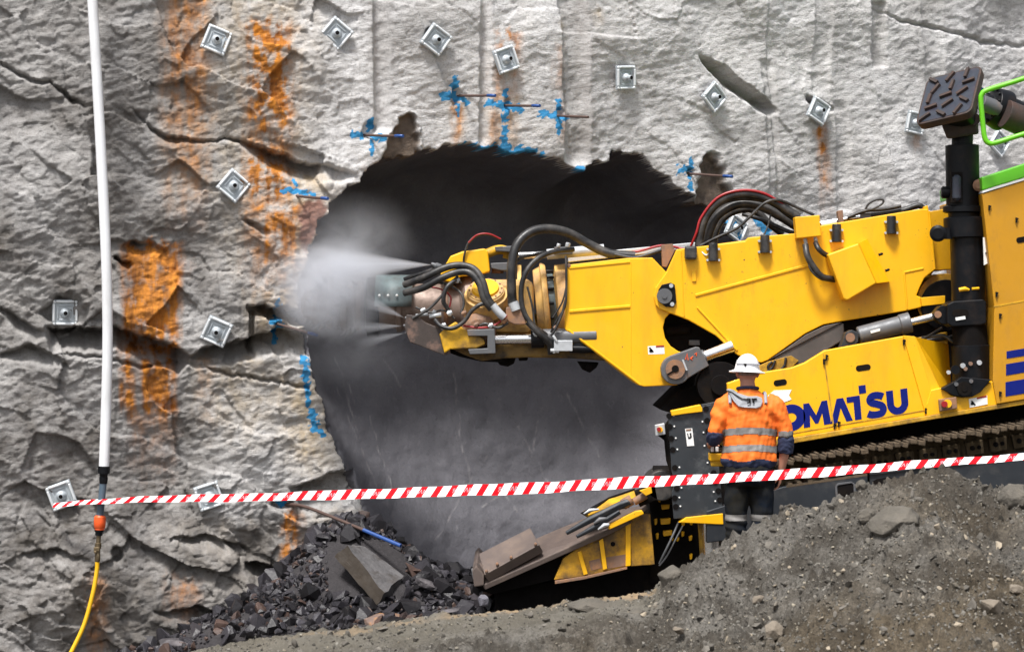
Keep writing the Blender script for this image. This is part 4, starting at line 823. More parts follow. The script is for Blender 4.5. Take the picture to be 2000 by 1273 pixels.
    hd = part('cutter_head', MB().lathe(axp(714, 598), axp(588, 594), [(0,.20),(.06,.235),(.14,.235),(.16,.205),(.26,.205),(.28,.235),(.36,.235),(.38,.20),(.48,.20),(.50,.225),(.58,.22),(.60,.185),(.70,.18),(.72,.20),(.8,.185),(.82,.15),(.95,.12),(1,.05)], 36), mat('cutter_steel', (.11, .085, .07), .55, metal=.3, var=.3, dirt=(.22, .14, .10), dirt_amt=.6, dirt_scale=6, bump=.4))
    for k in range(30):
        t = .12 + .82 * k / 30; a = k * 2.2; rr = .235 if t < .6 else .235 - (t - .6) * .35; q = axp(714, 598).lerp(axp(588, 594), t); v = Vector((0, math.cos(a), math.sin(a))); tip = q + v * (rr + .055) + Vector((-.035, 0, 0)); MB().tube([q + v * (rr - .02), q + v * (rr + .02), tip], [.026, .022, .006], 7).build('cutting_pick', MAT['grey'], hd)
    # curved guard plate over the barrel with three rivets
    m_ = MB(); n_ = 10; pts = []
    for i in range(n_ + 1):
        a = R(95 - 92 * i / n_); rr = .34; pts.append((-math.sin(R(90)) * rr * math.sin(math.pi / 2 - a) * 1.0, rr * math.sin(a)))
    V = []
    for px in (735, 806):
        q = axp(px, 602)
        for dy, dz in pts: V.append(Vector((q.x + (.03 if px > 780 else 0) * dz, q.y + dy, q.z + dz * .92)))
    m_.faces(V, [[i, i + 1, n_ + 2 + i, n_ + 1 + i] for i in range(n_)], True); go = m_.build('spray_guard', MAT['guard'], T); sm = go.modifiers.new('thick', 'SOLIDIFY'); sm.thickness = .03
    for px in (741, 758, 775): m_ = MB(); q = P(px, 577, .955); m_.ball(q, .013, sub=2); m_.build('rivet', MAT['white'], go)
    # top bracket, tilt cylinder
    tb = MB(); tb.prism([(856,545),(868,520),(880,500),(903,491),(926,488),(946,485),(953,490),(957,530),(940,536),(900,540),(880,552)], 1.0, 1.55); part('top_bracket', tb, y, .012)
    tb = MB().tube(spline([P(950,496,1.25), P(968,489,1.25), P(982,488,1.25), P(993,494,1.25), P(990,506,1.25)], 5), .045, 10); part('bracket_ear', tb, MAT['yellow_dirty'])
    tb = MB(); tb.prism([(966,482),(1006,480),(1008,528),(980,528),(960,524),(958,514),(998,512),(998,492),(968,490)], 1.02, 1.42); part('cylinder_clevis', tb, MAT['grey'], .006)
    part('clevis_pin', MB().cyl(P(972,524,1.22), P(972,534,1.22), .055, n=16), MAT['rust'], .004)
    part('cylinder_rod', MB().cyl(P(1004,499,1.22), P(1078,497,1.22), .033, n=20), MAT['chrome']); part('cylinder_barrel', MB().cyl(P(1068,497,1.22), P(1180,487,1.22), .05, n=20), MAT['bright'], .004); part('valve_block', MB().box(P(1100, 490, 1.1), (.17, .12, .07)), MAT['grey'], .006)
    part('valve_screws', MB().cyl(P(1090,483,1.05), P(1092,476,1.05), .02, n=8).cyl(P(1108,483,1.05), P(1110,474,1.05), .024, n=8), MAT['bright'])
    # lower cheek, lower cylinder, underside
    lc = MB().prism([(794,614),(812,616),(832,630),(872,646),(880,690),(868,694),(800,668),(790,640)], .70, 1.0); ck = part('nozzle_carrier', lc, mat('carrier_steel', (.05, .037, .032), .6, var=.4, vscale=9, dirt=(.20, .12, .09), dirt_amt=.7, dirt_scale=9, dirt_lo=.5, dirt_hi=.66, bump=.4), .008)
    for px, py in ((796,621),(793,636),(797,650)): MB().lathe(P(px + 8, py, .80), P(px - 5, py, .80), [(0,.03),(.4,.03),(.5,.02),(1,.012)], 12).build('spray_nozzle', MAT['grey'], ck)
    MB().cyl(P(812,616,.72), P(836,614,.72), .014, n=8).cyl(P(838,618,.72), P(862,614,.72), .022, n=8).cyl(P(846,612,.72), P(850,606,.72), .016, n=8).build('nozzle_fittings', MAT['bright'], ck)
    lb = MB().prism([(858,652),(870,640),(890,628),(905,642),(925,650),(945,662),(948,672),(930,680),(880,682),(868,690)], .66, .98); part('lower_bracket', lb, MAT['yellow_dirty'], .012)
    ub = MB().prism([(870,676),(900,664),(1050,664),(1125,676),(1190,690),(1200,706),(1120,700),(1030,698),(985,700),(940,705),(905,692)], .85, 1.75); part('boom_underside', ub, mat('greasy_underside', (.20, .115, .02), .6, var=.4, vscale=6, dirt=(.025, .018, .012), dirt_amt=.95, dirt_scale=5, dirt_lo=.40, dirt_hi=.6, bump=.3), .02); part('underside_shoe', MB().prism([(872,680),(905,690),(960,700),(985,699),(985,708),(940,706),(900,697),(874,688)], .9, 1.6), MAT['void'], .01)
    part('neck_tube', MB().cyl(P(925,655,1.3), P(1120,655,1.3), .20, n=32), MAT['yellow_dirty'])
    part('gear_case_front', MB().lathe(P(935,645,.72), P(935,645,1.2), [(0,.10),(.1,.16),(1,.17)], 28), MAT['rust'])
    tb = MB(); tb.prism([(912,644),(966,642),(968,690),(918,692),(914,682),(952,680),(952,656),(914,656)], .62, .92); part('cylinder_clevis', tb, MAT['grey'], .006)
    part('cylinder_rod', MB().cyl(P(964,663,.77), P(1042,662,.77), .047, n=24), MAT['chrome']); part('cylinder_gland', MB().cyl(P(1037,662,.77), P(1062,661,.77), .085, n=24), blk, .006); part('cylinder_barrel', MB().cyl(P(1058,658,.80), P(1165,655,.80), .072, n=24), MAT['grey'], .006)
    part('manifold', MB().box(P(1100, 675, .74), (.17, .12, .10)), MAT['bright'], .006); part('manifold_fittings', MB().cyl(P(1075,684,.7), P(1092,686,.7), .018, n=8).cyl(P(1082,690,.7), P(1082,680,.7), .014, n=8).cyl(P(1080,655,.68), P(1088,668,.68), .014, n=8), MAT['bright']); part('lower_pipe', MB().cyl(P(1112,681,.78), P(1180,682,.78), .038, n=14), blk)
    for q in ([(965,697),(1008,697),(1004,710),(992,716),(976,713)], [(1128,706),(1170,708),(1165,718),(1152,728),(1138,722)], [(1012,698),(1032,698),(1030,704),(1014,705)]): part('underside_bracket', MB().prism(q, 1.0, 1.3), MAT['void'], .01)
    for px, py, r in ((985,703,7),(1150,718,6)): m_ = MB(); disc(m_, px, py, .95, r, .2, 10); part('underside_fitting', m_, MAT['void'], .006)
    part('swivel_block', slab(MB(), [(988,600,.70),(1022,596,.70),(1028,634,.70),(1005,634,.70),(988,626,.70)], .16), MAT['rust'], .01)
    for pts, r, m2 in ([[(790,556,.85),(830,541,.72),(866,524,.70),(896,518,.70),(925,525,.68),(942,548,.64),(952,580,.62),(966,602,.63)], .033, 'rubber'], [[(790,572,.85),(826,562,.74),(860,544,.70),(892,532,.70),(918,533,.67),(936,553,.64),(946,584,.62),(960,604,.63)], .033, 'rubber'], [[(790,545,.95),(830,532,.85),(860,520,.82)], .02, 'rubber'],
                       [[(962,596,.62),(976,612,.62),(984,620,.63)], .036, 'bright'], [[(806,622,.70),(838,603,.68),(862,578,.68),(882,552,.70),(894,540,.75)], .013, 'rubber'], [[(890,546,.72),(872,562,.68),(866,586,.68),(872,600,.70),(880,612,.72)], .02, 'rubber'], [[(850,625,.70),(862,637,.64),(884,641,.62),(906,628,.62),(922,606,.62),(940,594,.62),(962,590,.66)], .02, 'rubber'],
                       [[(905,516,1.0),(907,498,.98),(915,474,.97),(932,460,.97),(955,458,.97),(978,468,1.0)], .010, 'rubber'], [[(915,474,.965),(932,459,.965),(955,457,.965),(978,467,.99)], .008, 'red'], [[(905,636,.66),(940,640,.64),(968,634,.66),(990,616,.68)], .010, 'red'], [[(1076,656,.68),(1086,640,.68),(1098,612,.69),(1105,585,.70)], .012, 'rubber'], [[(902,553,.74),(890,546,.74),(878,556,.72),(866,574,.72)], .01, 'rubber'], [[(830,556,.78),(858,552,.76),(884,558,.76)], .012, 'rubber'], [[(1030,628,.66),(1052,650,.66),(1072,668,.7),(1076,690,.75)], .03, 'rubber']):
        hose(pts, r, m2)
    for pts, r, m2 in ([[(884,560,.80),(900,572,.74),(906,592,.72),(900,612,.70)], .012, 'rubber'], [[(812,600,.78),(840,610,.74),(866,606,.72),(888,622,.70)], .009, 'rubber'], [[(930,640,.66),(948,632,.64),(972,640,.64),(992,630,.66)], .014, 'rubber'], [[(1030,560,.72),(1040,600,.70),(1046,640,.70),(1062,668,.70)], .010, 'rubber'], [[(840,560,.82),(864,566,.78),(880,580,.76),(878,600,.74)], .008, 'red'], [[(1000,520,.8),(1014,505,.82),(1040,498,.9),(1075,492,1.0)], .016, 'rubber']): hose(pts, r, m2)
    for px, py, Y, s_ in ((893,548,.74,.03),(878,612,.69,.035),(866,636,.66,.03),(930,634,.64,.028),(958,636,.64,.03),(984,628,.64,.03),(1046,652,.70,.04),(1086,640,.70,.03),(906,612,.66,.03),(826,606,.76,.026)): part('hose_fitting', MB().cyl(P(px - 4, py + 2, Y), P(px + 5, py - 3, Y), s_ * .62, n=10).cyl(P(px - 2, py + 1, Y), P(px + 2, py - 1, Y), s_ * .85, n=6), MAT['bright' if px % 3 else 'rust'], .002)
    for px in (870, 1012): part('housing_flange', MB().lathe(axp(px + 6, 600), axp(px - 2, 600), [(0,.26 if px < 900 else .40),(1,.26 if px < 900 else .40)], 36), MAT['rust'] if px < 900 else MAT['tan'], .004)
    part('spray_nozzle', MB().lathe(P(866,524,.80), P(842,515,.80), [(0,.02),(.3,.03),(.6,.03),(.7,.02),(1,.016)], 10), MAT['grey'])
    # ---------------- stabiliser jack beside the body
    JY = .22
    def jp(px, py, dy=0): return P(px, py, JY + dy)
    J = part('jack_tube', MB().cyl(jp(1888, 460), jp(1893, 640), .150, n=36), blk, .004)
    slv = MB(); slv.lathe(jp(1879, 283), jp(1881, 408), [(0,.125),(.01,.15),(1,.15)], 36); up_ = slv.build('jack_sleeve', blk, J); MB().lathe(jp(1881,402), jp(1881,416), [(0,.16),(.15,.18),(.85,.18),(1,.16)], 36).build('jack_flange', blk, J); MB().cyl(jp(1882,414), jp(1883,428), .14, n=32).build('jack_neck', blk, J)
    MB().box(jp(1868, 366, -.145), (.10, .05, .27)).build('sleeve_slot', MAT['void'], J); MB().lathe(jp(1868,342,-.150), jp(1868,392,-.150), [(0,.025),(.1,.045),(.9,.045),(1,.025)], 14).build('slot_roller', MAT['padface'], J)
    MB().cyl(jp(1840,376,-.03), jp(1856,376,-.03), .055, n=18).cyl(jp(1838,376,-.03), jp(1840,376,-.03), .045, n=18).build('sleeve_pin', blk, J); MB().lathe(jp(1912,362,-.12), jp(1912,362,-.17), [(0,.055),(.6,.055),(1,.03)], 18).build('sleeve_bolt', MAT['rust'], J)
    cg = MB().lathe(jp(1884,424), jp(1885,465), [(0,.165),(.05,.19),(.95,.19),(1,.165)], 36).build('upper_collar', blk, J); m_ = MB(); m_.lathe(jp(1832,456,-.10), jp(1832,456,-.16), [(0,.075),(.8,.075),(1,.05)], 20); m_.box(jp(1846,456,-.08), (.12,.06,.10)); m_.build('collar_pin', blk, J)
    m_ = MB(); m_.prism([(1850,594),(1862,588),(1920,584),(1927,590),(1927,632),(1916,635),(1860,638),(1850,632)], JY - .17, JY + .17); lcl = m_.build('lower_collar', blk, J, .012); slot(1876, 612, 32, 16, 0, JY - .174, J, 'collar_hole')
    slab(MB(), [(1866,620,JY - .18),(1885,617,JY - .18),(1886,623,JY - .18),(1867,626,JY - .18)], .008).build('collar_label', MAT['white'], J)
    MB().tube([jp(1873,566,-.152), jp(1885,564,-.156), jp(1893,566,-.152)], [.018, .02, .010], 8).tube([jp(1898,564,-.15), jp(1912,563,-.135)], [.012, .012], 8).build('paint_dab', y, J)
    MB().cyl(jp(1893, 636), jp(1896, 676), .155, n=36).build('jack_neck', MAT['void'], J); MB().lathe(jp(1896,674), jp(1898,742), [(0,.16),(.02,.172),(1,.172)], 36).build('lower_sleeve', blk, J)
    fb_ = MB().prism([(1838,759),(1866,744),(1878,736),(1936,741),(1915,766),(1898,775),(1880,776),(1862,772)], -.06, .06); ft = part('jack_bracket', fb_, MAT['black'], .006)
    m_ = MB(); disc(m_, 1884, 759, -.085, 14, .03); disc(m_, 1884, 759, -.09, 6, .02); m_.build('bracket_pin', MAT['void'], ft); m_ = MB(); disc(m_, 1868, 750, -.075, 4, .02); disc(m_, 1897, 744, -.075, 4, .02); m_.build('bolt', MAT['grey'], ft)
    for px, py, r, mm in ((1881,714,5,'bright'),(1913,708,5,'bright'),(1886,720,4,'rust'),(1896,710,4,'rust'),(1866,722,9,'black'),(1853,727,4,'bright')): m_ = MB(); disc(m_, px, py, JY - .185, r, .03, 12); m_.build('sleeve_fitting', MAT[mm], J)
    sg = part('jack_sign', slab(MB(), [(1920,464,.06),(1931,462,.06),(1933,512,.06),(1922,518,.06)], .02), MAT['white'], 0); MB().tube([P(1927,482,.055), P(1930,490,.055), P(1926,496,.055)], .012, 6).build('sign_mark', blk, sg)
    # small cylinder leaning on the jack
    part('cylinder_barrel', MB().lathe(P(1676,656,.25), P(1778,629,.25), [(0,.07),(.02,.082),(.8,.082),(.81,.092),(1,.092)], 24), MAT['grey'], .004); part('cylinder_rod', MB().cyl(P(1776,630,.25), P(1826,617,.25), .034, n=20), MAT['chrome'])
    m_ = MB(); m_.prism([(1640,684),(1652,650),(1664,644),(1678,650),(1676,668),(1660,682)], .15, .35); o = part('cylinder_foot', m_, MAT['skirt'], .006); m_ = MB(); disc(m_, 1661, 659, .135, 9, .03); m_.build('foot_pin', MAT['rust'], o)
    m_ = MB(); m_.prism([(1822,614),(1836,598),(1842,596),(1852,600),(1852,634),(1838,632),(1826,622)], .14, .34); o = part('cylinder_eye', m_, blk, .005); m_ = MB(); disc(m_, 1832, 614, .13, 7, .03); m_.build('eye_pin', MAT['rust'], o)
    slab(MB(), [(1700,646,.158),(1719,641,.158),(1719,646,.158),(1701,651,.158)], .006).build('barrel_label', MAT['white'], T)
    hose([(1790,668,.3),(1815,655,.32),(1840,640,.34)], .012); hose([(1800,660,.35),(1840,655,.32),(1862,668,.3)], .016); hose([(1810,665,.4),(1850,660,.4),(1870,655,.4)], .02)
    part('frame_strip', slab(MB(), [(1788,660,.45),(1850,648,.45),(1852,672,.45),(1800,676,.45)], .05), MAT['yellow_dirty'])
    # ---------------- gripper pad on top and its slanting arm
    ctr = P(1853, 186, -.05); uu = Vector((.167, .38, .45)).normalized(); vv = Vector((.465, -.32, .10)); vv = (vv - uu * vv.dot(uu)).normalized(); n_ = vv.cross(uu).normalized()
    def pw(a, c, d=0): return ctr + vv * a + uu * c + n_ * d
    hw, hh = .275, .305
    def rrect(w2, h2, r, d, k=5):
        out = []
        for cx, cy, a0 in ((w2 - r, h2 - r, 0), (-w2 + r, h2 - r, 90), (-w2 + r, -h2 + r, 180), (w2 - r, -h2 + r, 270)):
            for i in range(k + 1): a = R(a0 + 90 * i / k); out.append(pw(cx + r * math.cos(a), cy + r * math.sin(a), d))
        return out
    m_ = MB(); m_.hexa(rrect(hw, hh, .07, 0), rrect(hw * .98, hh * .98, .07, -.08)); pad = part('grip_pad', m_, MAT['padrust'], .008)
    m_ = MB(); m_.hexa(rrect(hw * .93, hh * .93, .06, .003), rrect(hw * .93, hh * .93, .06, -.02)); m_.build('pad_face', MAT['padface'], pad)
    rotb = Matrix((vv, uu, n_)).transposed()
    k_ = 0
    for j in range(5):
        for i in range(3):
            a, c = (-.155 + .145 * i) + (.025 if j % 2 else -.01), -.23 + .113 * j; ang = (35, 85, -40, 10, 60)[(i * 2 + 3 * j) % 5] ; rz = Matrix.Rotation(R(ang), 3, 'Z')
            if abs(a) < .2 and abs(c) < .25: MB().box(pw(a * 1.12, c * 1.04, .014), (.115, .028, .034), rotb @ rz).build('grip_bar', MAT['padrust'], pad)
    m_ = MB(); m_.hexa(rrect(.17, .2, .05, -.08), [p + Vector((.06, .02, -.03)) for p in rrect(.10, .12, .04, -.24)]); m_.build('pad_socket', MAT['black'], pad, .01)
    m_ = MB(); m_.hexa([P(1838,243,.02), P(1905,232,.02), P(1912,262,.05), P(1850,272,.05)], [P(1845,240,.35), P(1910,232,.35), P(1912,262,.35), P(1850,272,.35)]); part('pad_knuckle', m_, MAT['padrust'], .02); part('jack_spindle', MB().cyl(P(1880,262,JY), P(1879,288,JY), .095, n=24), blk); m_ = MB(); disc(m_, 1903, 233, 0.0, 12, .05); part('knuckle_pin', m_, MAT['padrust'], .004)
    m_ = MB(); disc(m_, 1914, 180, .05, 10, .1); part('blue_plug', m_, mat('blue_plug', (.02, .16, .30), .5), .003)
    a_, b_ = P(1900, 190, .45), P(2060, 262, .75); part('pad_arm', MB().lathe(a_, b_, [(0,.06),(.12,.07),(.20,.09),(.22,.17),(.34,.19),(.38,.19),(.40,.15),(1,.15)], 32), blk); part('pad_arm_rod', MB().cyl(P(1916,200,.36), P(1950,214,.42), .072, n=24), MAT['grey']); part('pad_arm_boot', MB().cyl(P(1962,222,.36), P(2060,262,.50), .13, n=24), MAT['padrust'])
    for k in range(12): a = 2 * math.pi * k / 12; d_ = (b_ - a_).normalized(); u2 = d_.orthogonal().normalized(); v2 = d_.cross(u2); q = a_.lerp(b_, .225) + (u2 * math.cos(a) + v2 * math.sin(a)) * .15; MB().cyl(q - d_ * .03, q, .014, n=6).build('arm_bolt', blk, T)
    hr = MB().tube(spline([P(2150,100,-.25), P(2060,131,-.25), P(1990,157,-.25), P(1932,175,-.25), P(1918,184,-.25), P(1916,200,-.25), P(1920,245,-.25), P(1923,268,-.25), P(1930,279,-.25), P(1945,279,-.25), P(1990,265,-.25), P(2060,243,-.25), P(2150,215,-.25)], 6), .023, 12); part('handrail', hr, MAT['lime'], 0)
    part('handrail_post', MB().cyl(P(2060,131,-.25), P(2060,310,-.10), .023, n=12).cyl(P(2150,100,-.25), P(2150,290,-.10), .023, n=12), MAT['lime'], 0)
    # ---------------- crawler track and skirt
    def lerp(a, c, t): return (a[0] + (c[0] - a[0]) * t, a[1] + (c[1] - a[1]) * t)
    a0, a1 = (1500, 905), (2260, 789)
    part('undercarriage', MB().prism([(1400,876),(1535,864),(2240,756),(2240,960),(1600,1040),(1400,1060)], .66, 2.2), MAT['void'])
    part('track_frame', MB().prism([(1440,915),(1500,908),(2260,792),(2260,985),(1600,1075),(1440,1090)], .12, .62), MAT['track'])
    m_ = MB()
    for k in range(48):
        p = lerp(a0, a1, (k + .5) / 48); q = P(p[0], p[1], .04); mr = Matrix.Rotation(-R(8.7), 3, 'Y'); q = q + Vector((0, 0, .012 * math.sin(k * 2.7))); m_.box(q, (.056 + .012 * math.sin(k * 1.9), .50, .042), mr @ Matrix.Rotation(R(14 + 9 * math.sin(k * 3.3)), 3, 'Y')); m_.box(q + Vector((.02, -.02, .022)), (.022, .46, .035), mr)
    part('track_shoes', m_, MAT['tracktop'], .008)
    for k in range(17):
        p = lerp((1490, 942), (2220, 828), k / 16); m_ = MB(); m_.prism([(p[0]-16,p[1]-14),(p[0]+20,p[1]-20),(p[0]+22,p[1]+8),(p[0]-10,p[1]+14)], .05, .13)
        part('track_link', m_, MAT['track'], .012); m_ = MB(); disc(m_, p[0] - 1, p[1] - 3, .035, 5, .03, 10); disc(m_, p[0] + 12, p[1] - 5, .035, 4, .03, 10); part('track_pin', m_, MAT['void'], 0)
    m_ = MB(); m_.prism([(1380,998),(1530,950),(1694,928),(1700,1015),(1530,1040),(1380,1060)], -.15, .02); sk = part('side_skirt', m_, MAT['skirt'], .008)
    m_ = MB(); m_.prism([(1536,948),(1694,925),(1694,929),(1536,952)], -.152, .0); m_.build('skirt_lip', MAT['tracktop'], sk)
    m_ = MB(); m_.prism([(1634,950),(1638,946),(1662,943),(1667,946),(1668,972),(1636,976)], -.155, -.14); m_.build('skirt_window', MAT['void'], sk, .0)
    for q in ([(1632,947),(1637,943),(1663,940),(1669,944),(1668,947),(1664,943),(1638,947),(1634,950)], [(1667,945),(1671,945),(1672,974),(1668,973)], [(1631,949),(1635,949),(1637,977),(1633,977)]): MB().prism(q, -.162, -.15).build('window_rim', MAT['grey'], sk, .002)
    m_ = MB(); m_.prism([(1698,925),(1860,905),(2260,850),(2260,990),(1700,1040)], -.10, .05); s2 = part('side_skirt', m_, MAT['skirt'], .008); m_ = MB(); m_.prism([(1704,940),(1712,935),(1738,931),(1745,935),(1745,960),(1706,965)], -.105, -.09); m_.build('skirt_window', MAT['void'], s2)
    part('skirt_rim', MB().prism([(1698,922),(1860,902),(2260,846),(2260,852),(1860,908),(1698,928)], -.12, .02), MAT['skirt'], .004)
    for px, py in ((1540,944),(1558,941),(1580,938),(1610,934)): m_ = MB(); m_.box(P(px, py, .02), (.05, .3, .03)); part('mud_lump', m_, MAT['tracktop'], .012)
    # ---------------- gate plate with its two rows of holes
    gp = MB(); slab(gp, [(1305,812,-.12),(1310,808,-.12),(1372,794,-.12),(1390,789,-.12),(1404,905,-.12),(1412,1003,-.12),(1316,1013,-.12),(1312,962,-.12),(1318,945,-.12),(1312,920,-.12)], .05); G = part('gate_plate', gp, MAT['plate'], .004)
    holesL = [(1307,812),(1308,833),(1311,856),(1314,878),(1318,913),(1320,932),(1322,953),(1318,972),(1320,989)]; holesR = [(1379,798),(1381,821),(1383,842),(1385,868),(1391,901),(1394,923),(1397,941),(1403,958),(1406,976)]
    for px, py in holesL + holesR: m_ = MB(); disc(m_, px, py, -.127, 5.6, .02, 18); m_.build('plate_hole', MAT['void'], G)
    m_ = MB()
    for px, py in holesL: disc(m_, px + 9, py - 1, -.13, 1.7, .02, 8)
    for px, py in holesR: disc(m_, px - 9, py + 2, -.13, 1.7, .02, 8)
    m_.build('plate_studs', MAT['white'], G)
    part('gate_cap', slab(MB(), [(1310,802,-.15),(1368,790,-.15),(1372,798,-.15),(1372,804,-.15),(1338,808,-.15),(1312,812,-.15)], .12), y, .006); part('gate_side', slab(MB(), [(1390,800,-.10),(1402,784,-.10),(1412,790,-.10),(1408,830,-.10),(1394,850,-.10)], .1), y, .006); part('gate_top', slab(MB(), [(1370,790,-.05),(1400,784,-.05),(1404,800,-.05),(1372,804,-.05)], .1), MAT['plate'], .004)
    part('gate_foot', slab(MB(), [(1325,1020,-.16),(1340,1010,-.16),(1412,1002,-.16),(1413,1024,-.16)], .14), y, .006)
    lb_ = part('gate_label', slab(MB(), [(1338,837,-.125),(1352,836,-.125),(1356,870,-.125),(1342,871,-.125)], .006), MAT['white'], 0)
    MB().prism([(1342,846),(1344,846),(1345,853),(1348,853),(1347,845),(1350,845),(1351,853),(1348,856),(1344,856)], -.129, -.122).build('label_mark', blk, lb_); MB().prism([(1340,838),(1350,837),(1350,840),(1340,841)], -.129, -.122).build('label_strip', MAT['rust'], lb_)
    m_ = MB(); m_.tube([P(1362,985,-.122), P(1372,990,-.122)], [.03, .02], 6)
    es = part('emergency_stop', slab(MB(), [(1279,830,-.10),(1298,826,-.10),(1300,848,-.10),(1281,851,-.10)], .08), MAT['bright']); m_ = MB(); disc(m_, 1289, 839, -.12, 5.5, .02); m_.build('yellow_collar', y, es); m_ = MB(); disc(m_, 1287, 838, -.14, 4, .03); m_.build('red_button', MAT['red'], es)
    part('stop_bracket', slab(MB(), [(1284,850,0),(1310,815,0),(1320,820,0),(1312,930,0),(1302,900,0),(1298,860,0)], .1), MAT['void'])
    part('gate_leg', MB().cyl(P(1388,1020,.05), P(1396,1190,.05), .088, n=28), MAT['chrome']); part('gate_leg_plate', slab(MB(), [(1364,1022,.02),(1373,1021,.02),(1380,1110,.02),(1370,1110,.02)], .1), MAT['yellow_dirty'])
    part('scraper_drum', MB().cyl(P(1290,950,.35), P(1316,950,.35), .16, n=26).cyl(P(1275,930,.4), P(1318,930,.4), .10, n=20), MAT['void']); m_ = MB(); disc(m_, 1292, 948, .1, 30, .6, 26); part('drum_end', m_, MAT['rubber'], .01)
    # bay of teeth between table and gate
    part('feeder_bay', MB().prism([(1268,965),(1330,955),(1420,1000),(1420,1140),(1270,1140)], .45, 2.0), MAT['void'])
    for px, py, w_, h_ in ((1285,958,10,12),(1300,990,16,10),(1281,1020,6,11),(1300,1019,20,11),(1304,1042,18,10),(1284,1048,6,11),(1312,1054,7,6),(1324,1054,6,7),(1335,1023,7,9),(1351,1022,6,8),(1334,1044,6,9),(1349,1052,7,9),(1350,1088,6,10),(1290,978,8,6),(1322,1005,7,5)): m_ = MB(); slab(m_, [(px - w_/2, py - h_/2, .36), (px + w_/2, py - h_/2 - 2, .36), (px + w_/2 - 1, py + h_/2 - 2, .36), (px - w_/2 + 1, py + h_/2, .36)], .1); part('feeder_tooth', m_, y, .005)
    hose([(1326,1018,.25),(1312,1050,.2),(1300,1075,.2),(1288,1100,.25)], .011, 'grey'); hose([(1334,1026,.25),(1318,1056,.22),(1302,1086,.22),(1288,1104,.25)], .009, 'grey')
    # ---------------- loading table: blade, raised block, yellow cheeks
    part('table_shade_block', MB().prism([(965,1152),(1090,1133),(1225,1110),(1290,1100),(1345,1130),(1330,1270),(970,1240)], .5, 2.0), MAT['void'])  # black block added to stand in for the shadow under the table
    lt = MB(); slab(lt, [(944,1142,.10),(1180,1037,.10),(1228,1012,.10),(1262,985,.75),(1160,1003,.75),(1100,1028,.75),(1045,1057,.75),(928,1102,.62),(930,1120,.3)], .05); part('loading_table', lt, MAT['blade'], .008)
    part('table_lip', MB().prism([(922,1113),(930,1104),(946,1122),(945,1143),(926,1146)], .08, 2.1), MAT['blade'], .01)
    part('table_front', MB().prism([(928,1146),(945,1144),(1180,1038),(1240,1010),(1250,1020),(1120,1090),(1090,1130),(960,1160)], .30, 2.1), MAT['void'])
    part('wear_block', slab(MB(), [(946,1122,.06),(1053,1063,.06),(1035,1030,.30),(935,1081,.30)], .10), MAT['blade'], .006); m_ = MB(); [disc(m_, a, c, .05, 3, .04, 10) for a, c in ((950,1115),(971,1101),(998,1088),(1046,1062))]; part('block_bolts', m_, MAT['rust'])
    part('lip_plate', slab(MB(), [(920,1110,.45),(936,1100,.45),(938,1122,.4),(924,1132,.4)], .05), MAT['grey'], .004)
    for pts, w_ in (([(1106,1041),(1150,1016),(1212,985),(1228,980)], .035), ([(1126,1048),(1165,1027),(1210,998)], .03), ([(1125,1030),(1170,1008),(1230,980)], .03)): part('table_rail', MB().tube([P(a, c, .02) for a, c in pts], [w_ * .6] + [w_] * (len(pts) - 1), 6), MAT['skirt'])
    part('rail_wing', slab(MB(), [(1138,998,.1),(1190,972,.3),(1240,955,.3),(1252,966,.2),(1200,985,.1),(1150,1006,.1)], .04), MAT['yellow_dirty'], .004); part('wing_edge', slab(MB(), [(1136,1000,.08),(1190,970,.28),(1240,953,.28),(1240,956,.28),(1190,975,.28),(1144,1005,.08)], .03), blk, 0)
    part('table_guard', slab(MB(), [(1187,1030,.02),(1192,1022,.02),(1240,998,.02),(1254,996,.02),(1258,1003,.02),(1230,1016,.02),(1190,1034,.02)], .08), y, .006); part('worn_tip', MB().tube([P(1168,1034,.0), P(1180,1025,.0), P(1190,1024,.0)], [.008, .025, .015], 8), MAT['bright']); part('rail_link', MB().tube([P(1160,1022,-.01), P(1172,1014,-.01), P(1184,1012,-.01)], [.012, .024, .015], 8), MAT['grey'])
    part('rail_tip', MB().tube([P(1140,1003,.06), P(1152,996,.06), P(1170,994,.06)], [.006, .018, .008], 8), MAT['bright']); part('idler', MB().cyl(P(1216,985,.05), P(1234,975,.05), .05, n=14).cyl(P(1238,980,.08), P(1262,966,.08), .035, n=12), MAT['rust'], .004); part('idler_bracket', slab(MB(), [(1240,960,.1),(1280,945,.1),(1285,975,.1),(1250,990,.1)], .2), MAT['void'])
    part('tie_plate', slab(MB(), [(1249,958,.0),(1272,950,.0),(1274,962,.0),(1262,968,.0)], .05), y, .004)
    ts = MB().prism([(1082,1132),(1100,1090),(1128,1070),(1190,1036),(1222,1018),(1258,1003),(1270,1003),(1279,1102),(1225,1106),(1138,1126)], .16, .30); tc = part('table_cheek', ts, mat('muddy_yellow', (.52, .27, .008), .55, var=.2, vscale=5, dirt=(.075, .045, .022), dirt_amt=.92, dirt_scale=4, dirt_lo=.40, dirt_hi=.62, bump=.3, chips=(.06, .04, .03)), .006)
    for q in ([(1128,1078),(1135,1075),(1148,1120),(1140,1123)], [(1170,1055),(1178,1051),(1186,1110),(1178,1113)], [(1222,1024),(1232,1020),(1232,1104),(1222,1106)]): MB().prism(q, .135, .17).build('cheek_rib', y, tc, .004)
    MB().prism([(1084,1134),(1138,1126),(1225,1107),(1225,1111),(1140,1131),(1084,1140)], .12, .3).build('cheek_lip', MAT['rust'], tc, .003); m_ = MB(); disc(m_, 1197, 1062, .150, 4.5, .03, 14); m_.build('cheek_hole', MAT['void'], tc)
    for q in ([(1150,1095),(1171,1090),(1176,1108),(1154,1114)], [(1182,1088),(1222,1082),(1222,1104),(1187,1110)]): MB().prism(q, .157, .17).build('wear_patch', MAT['rust'], tc)
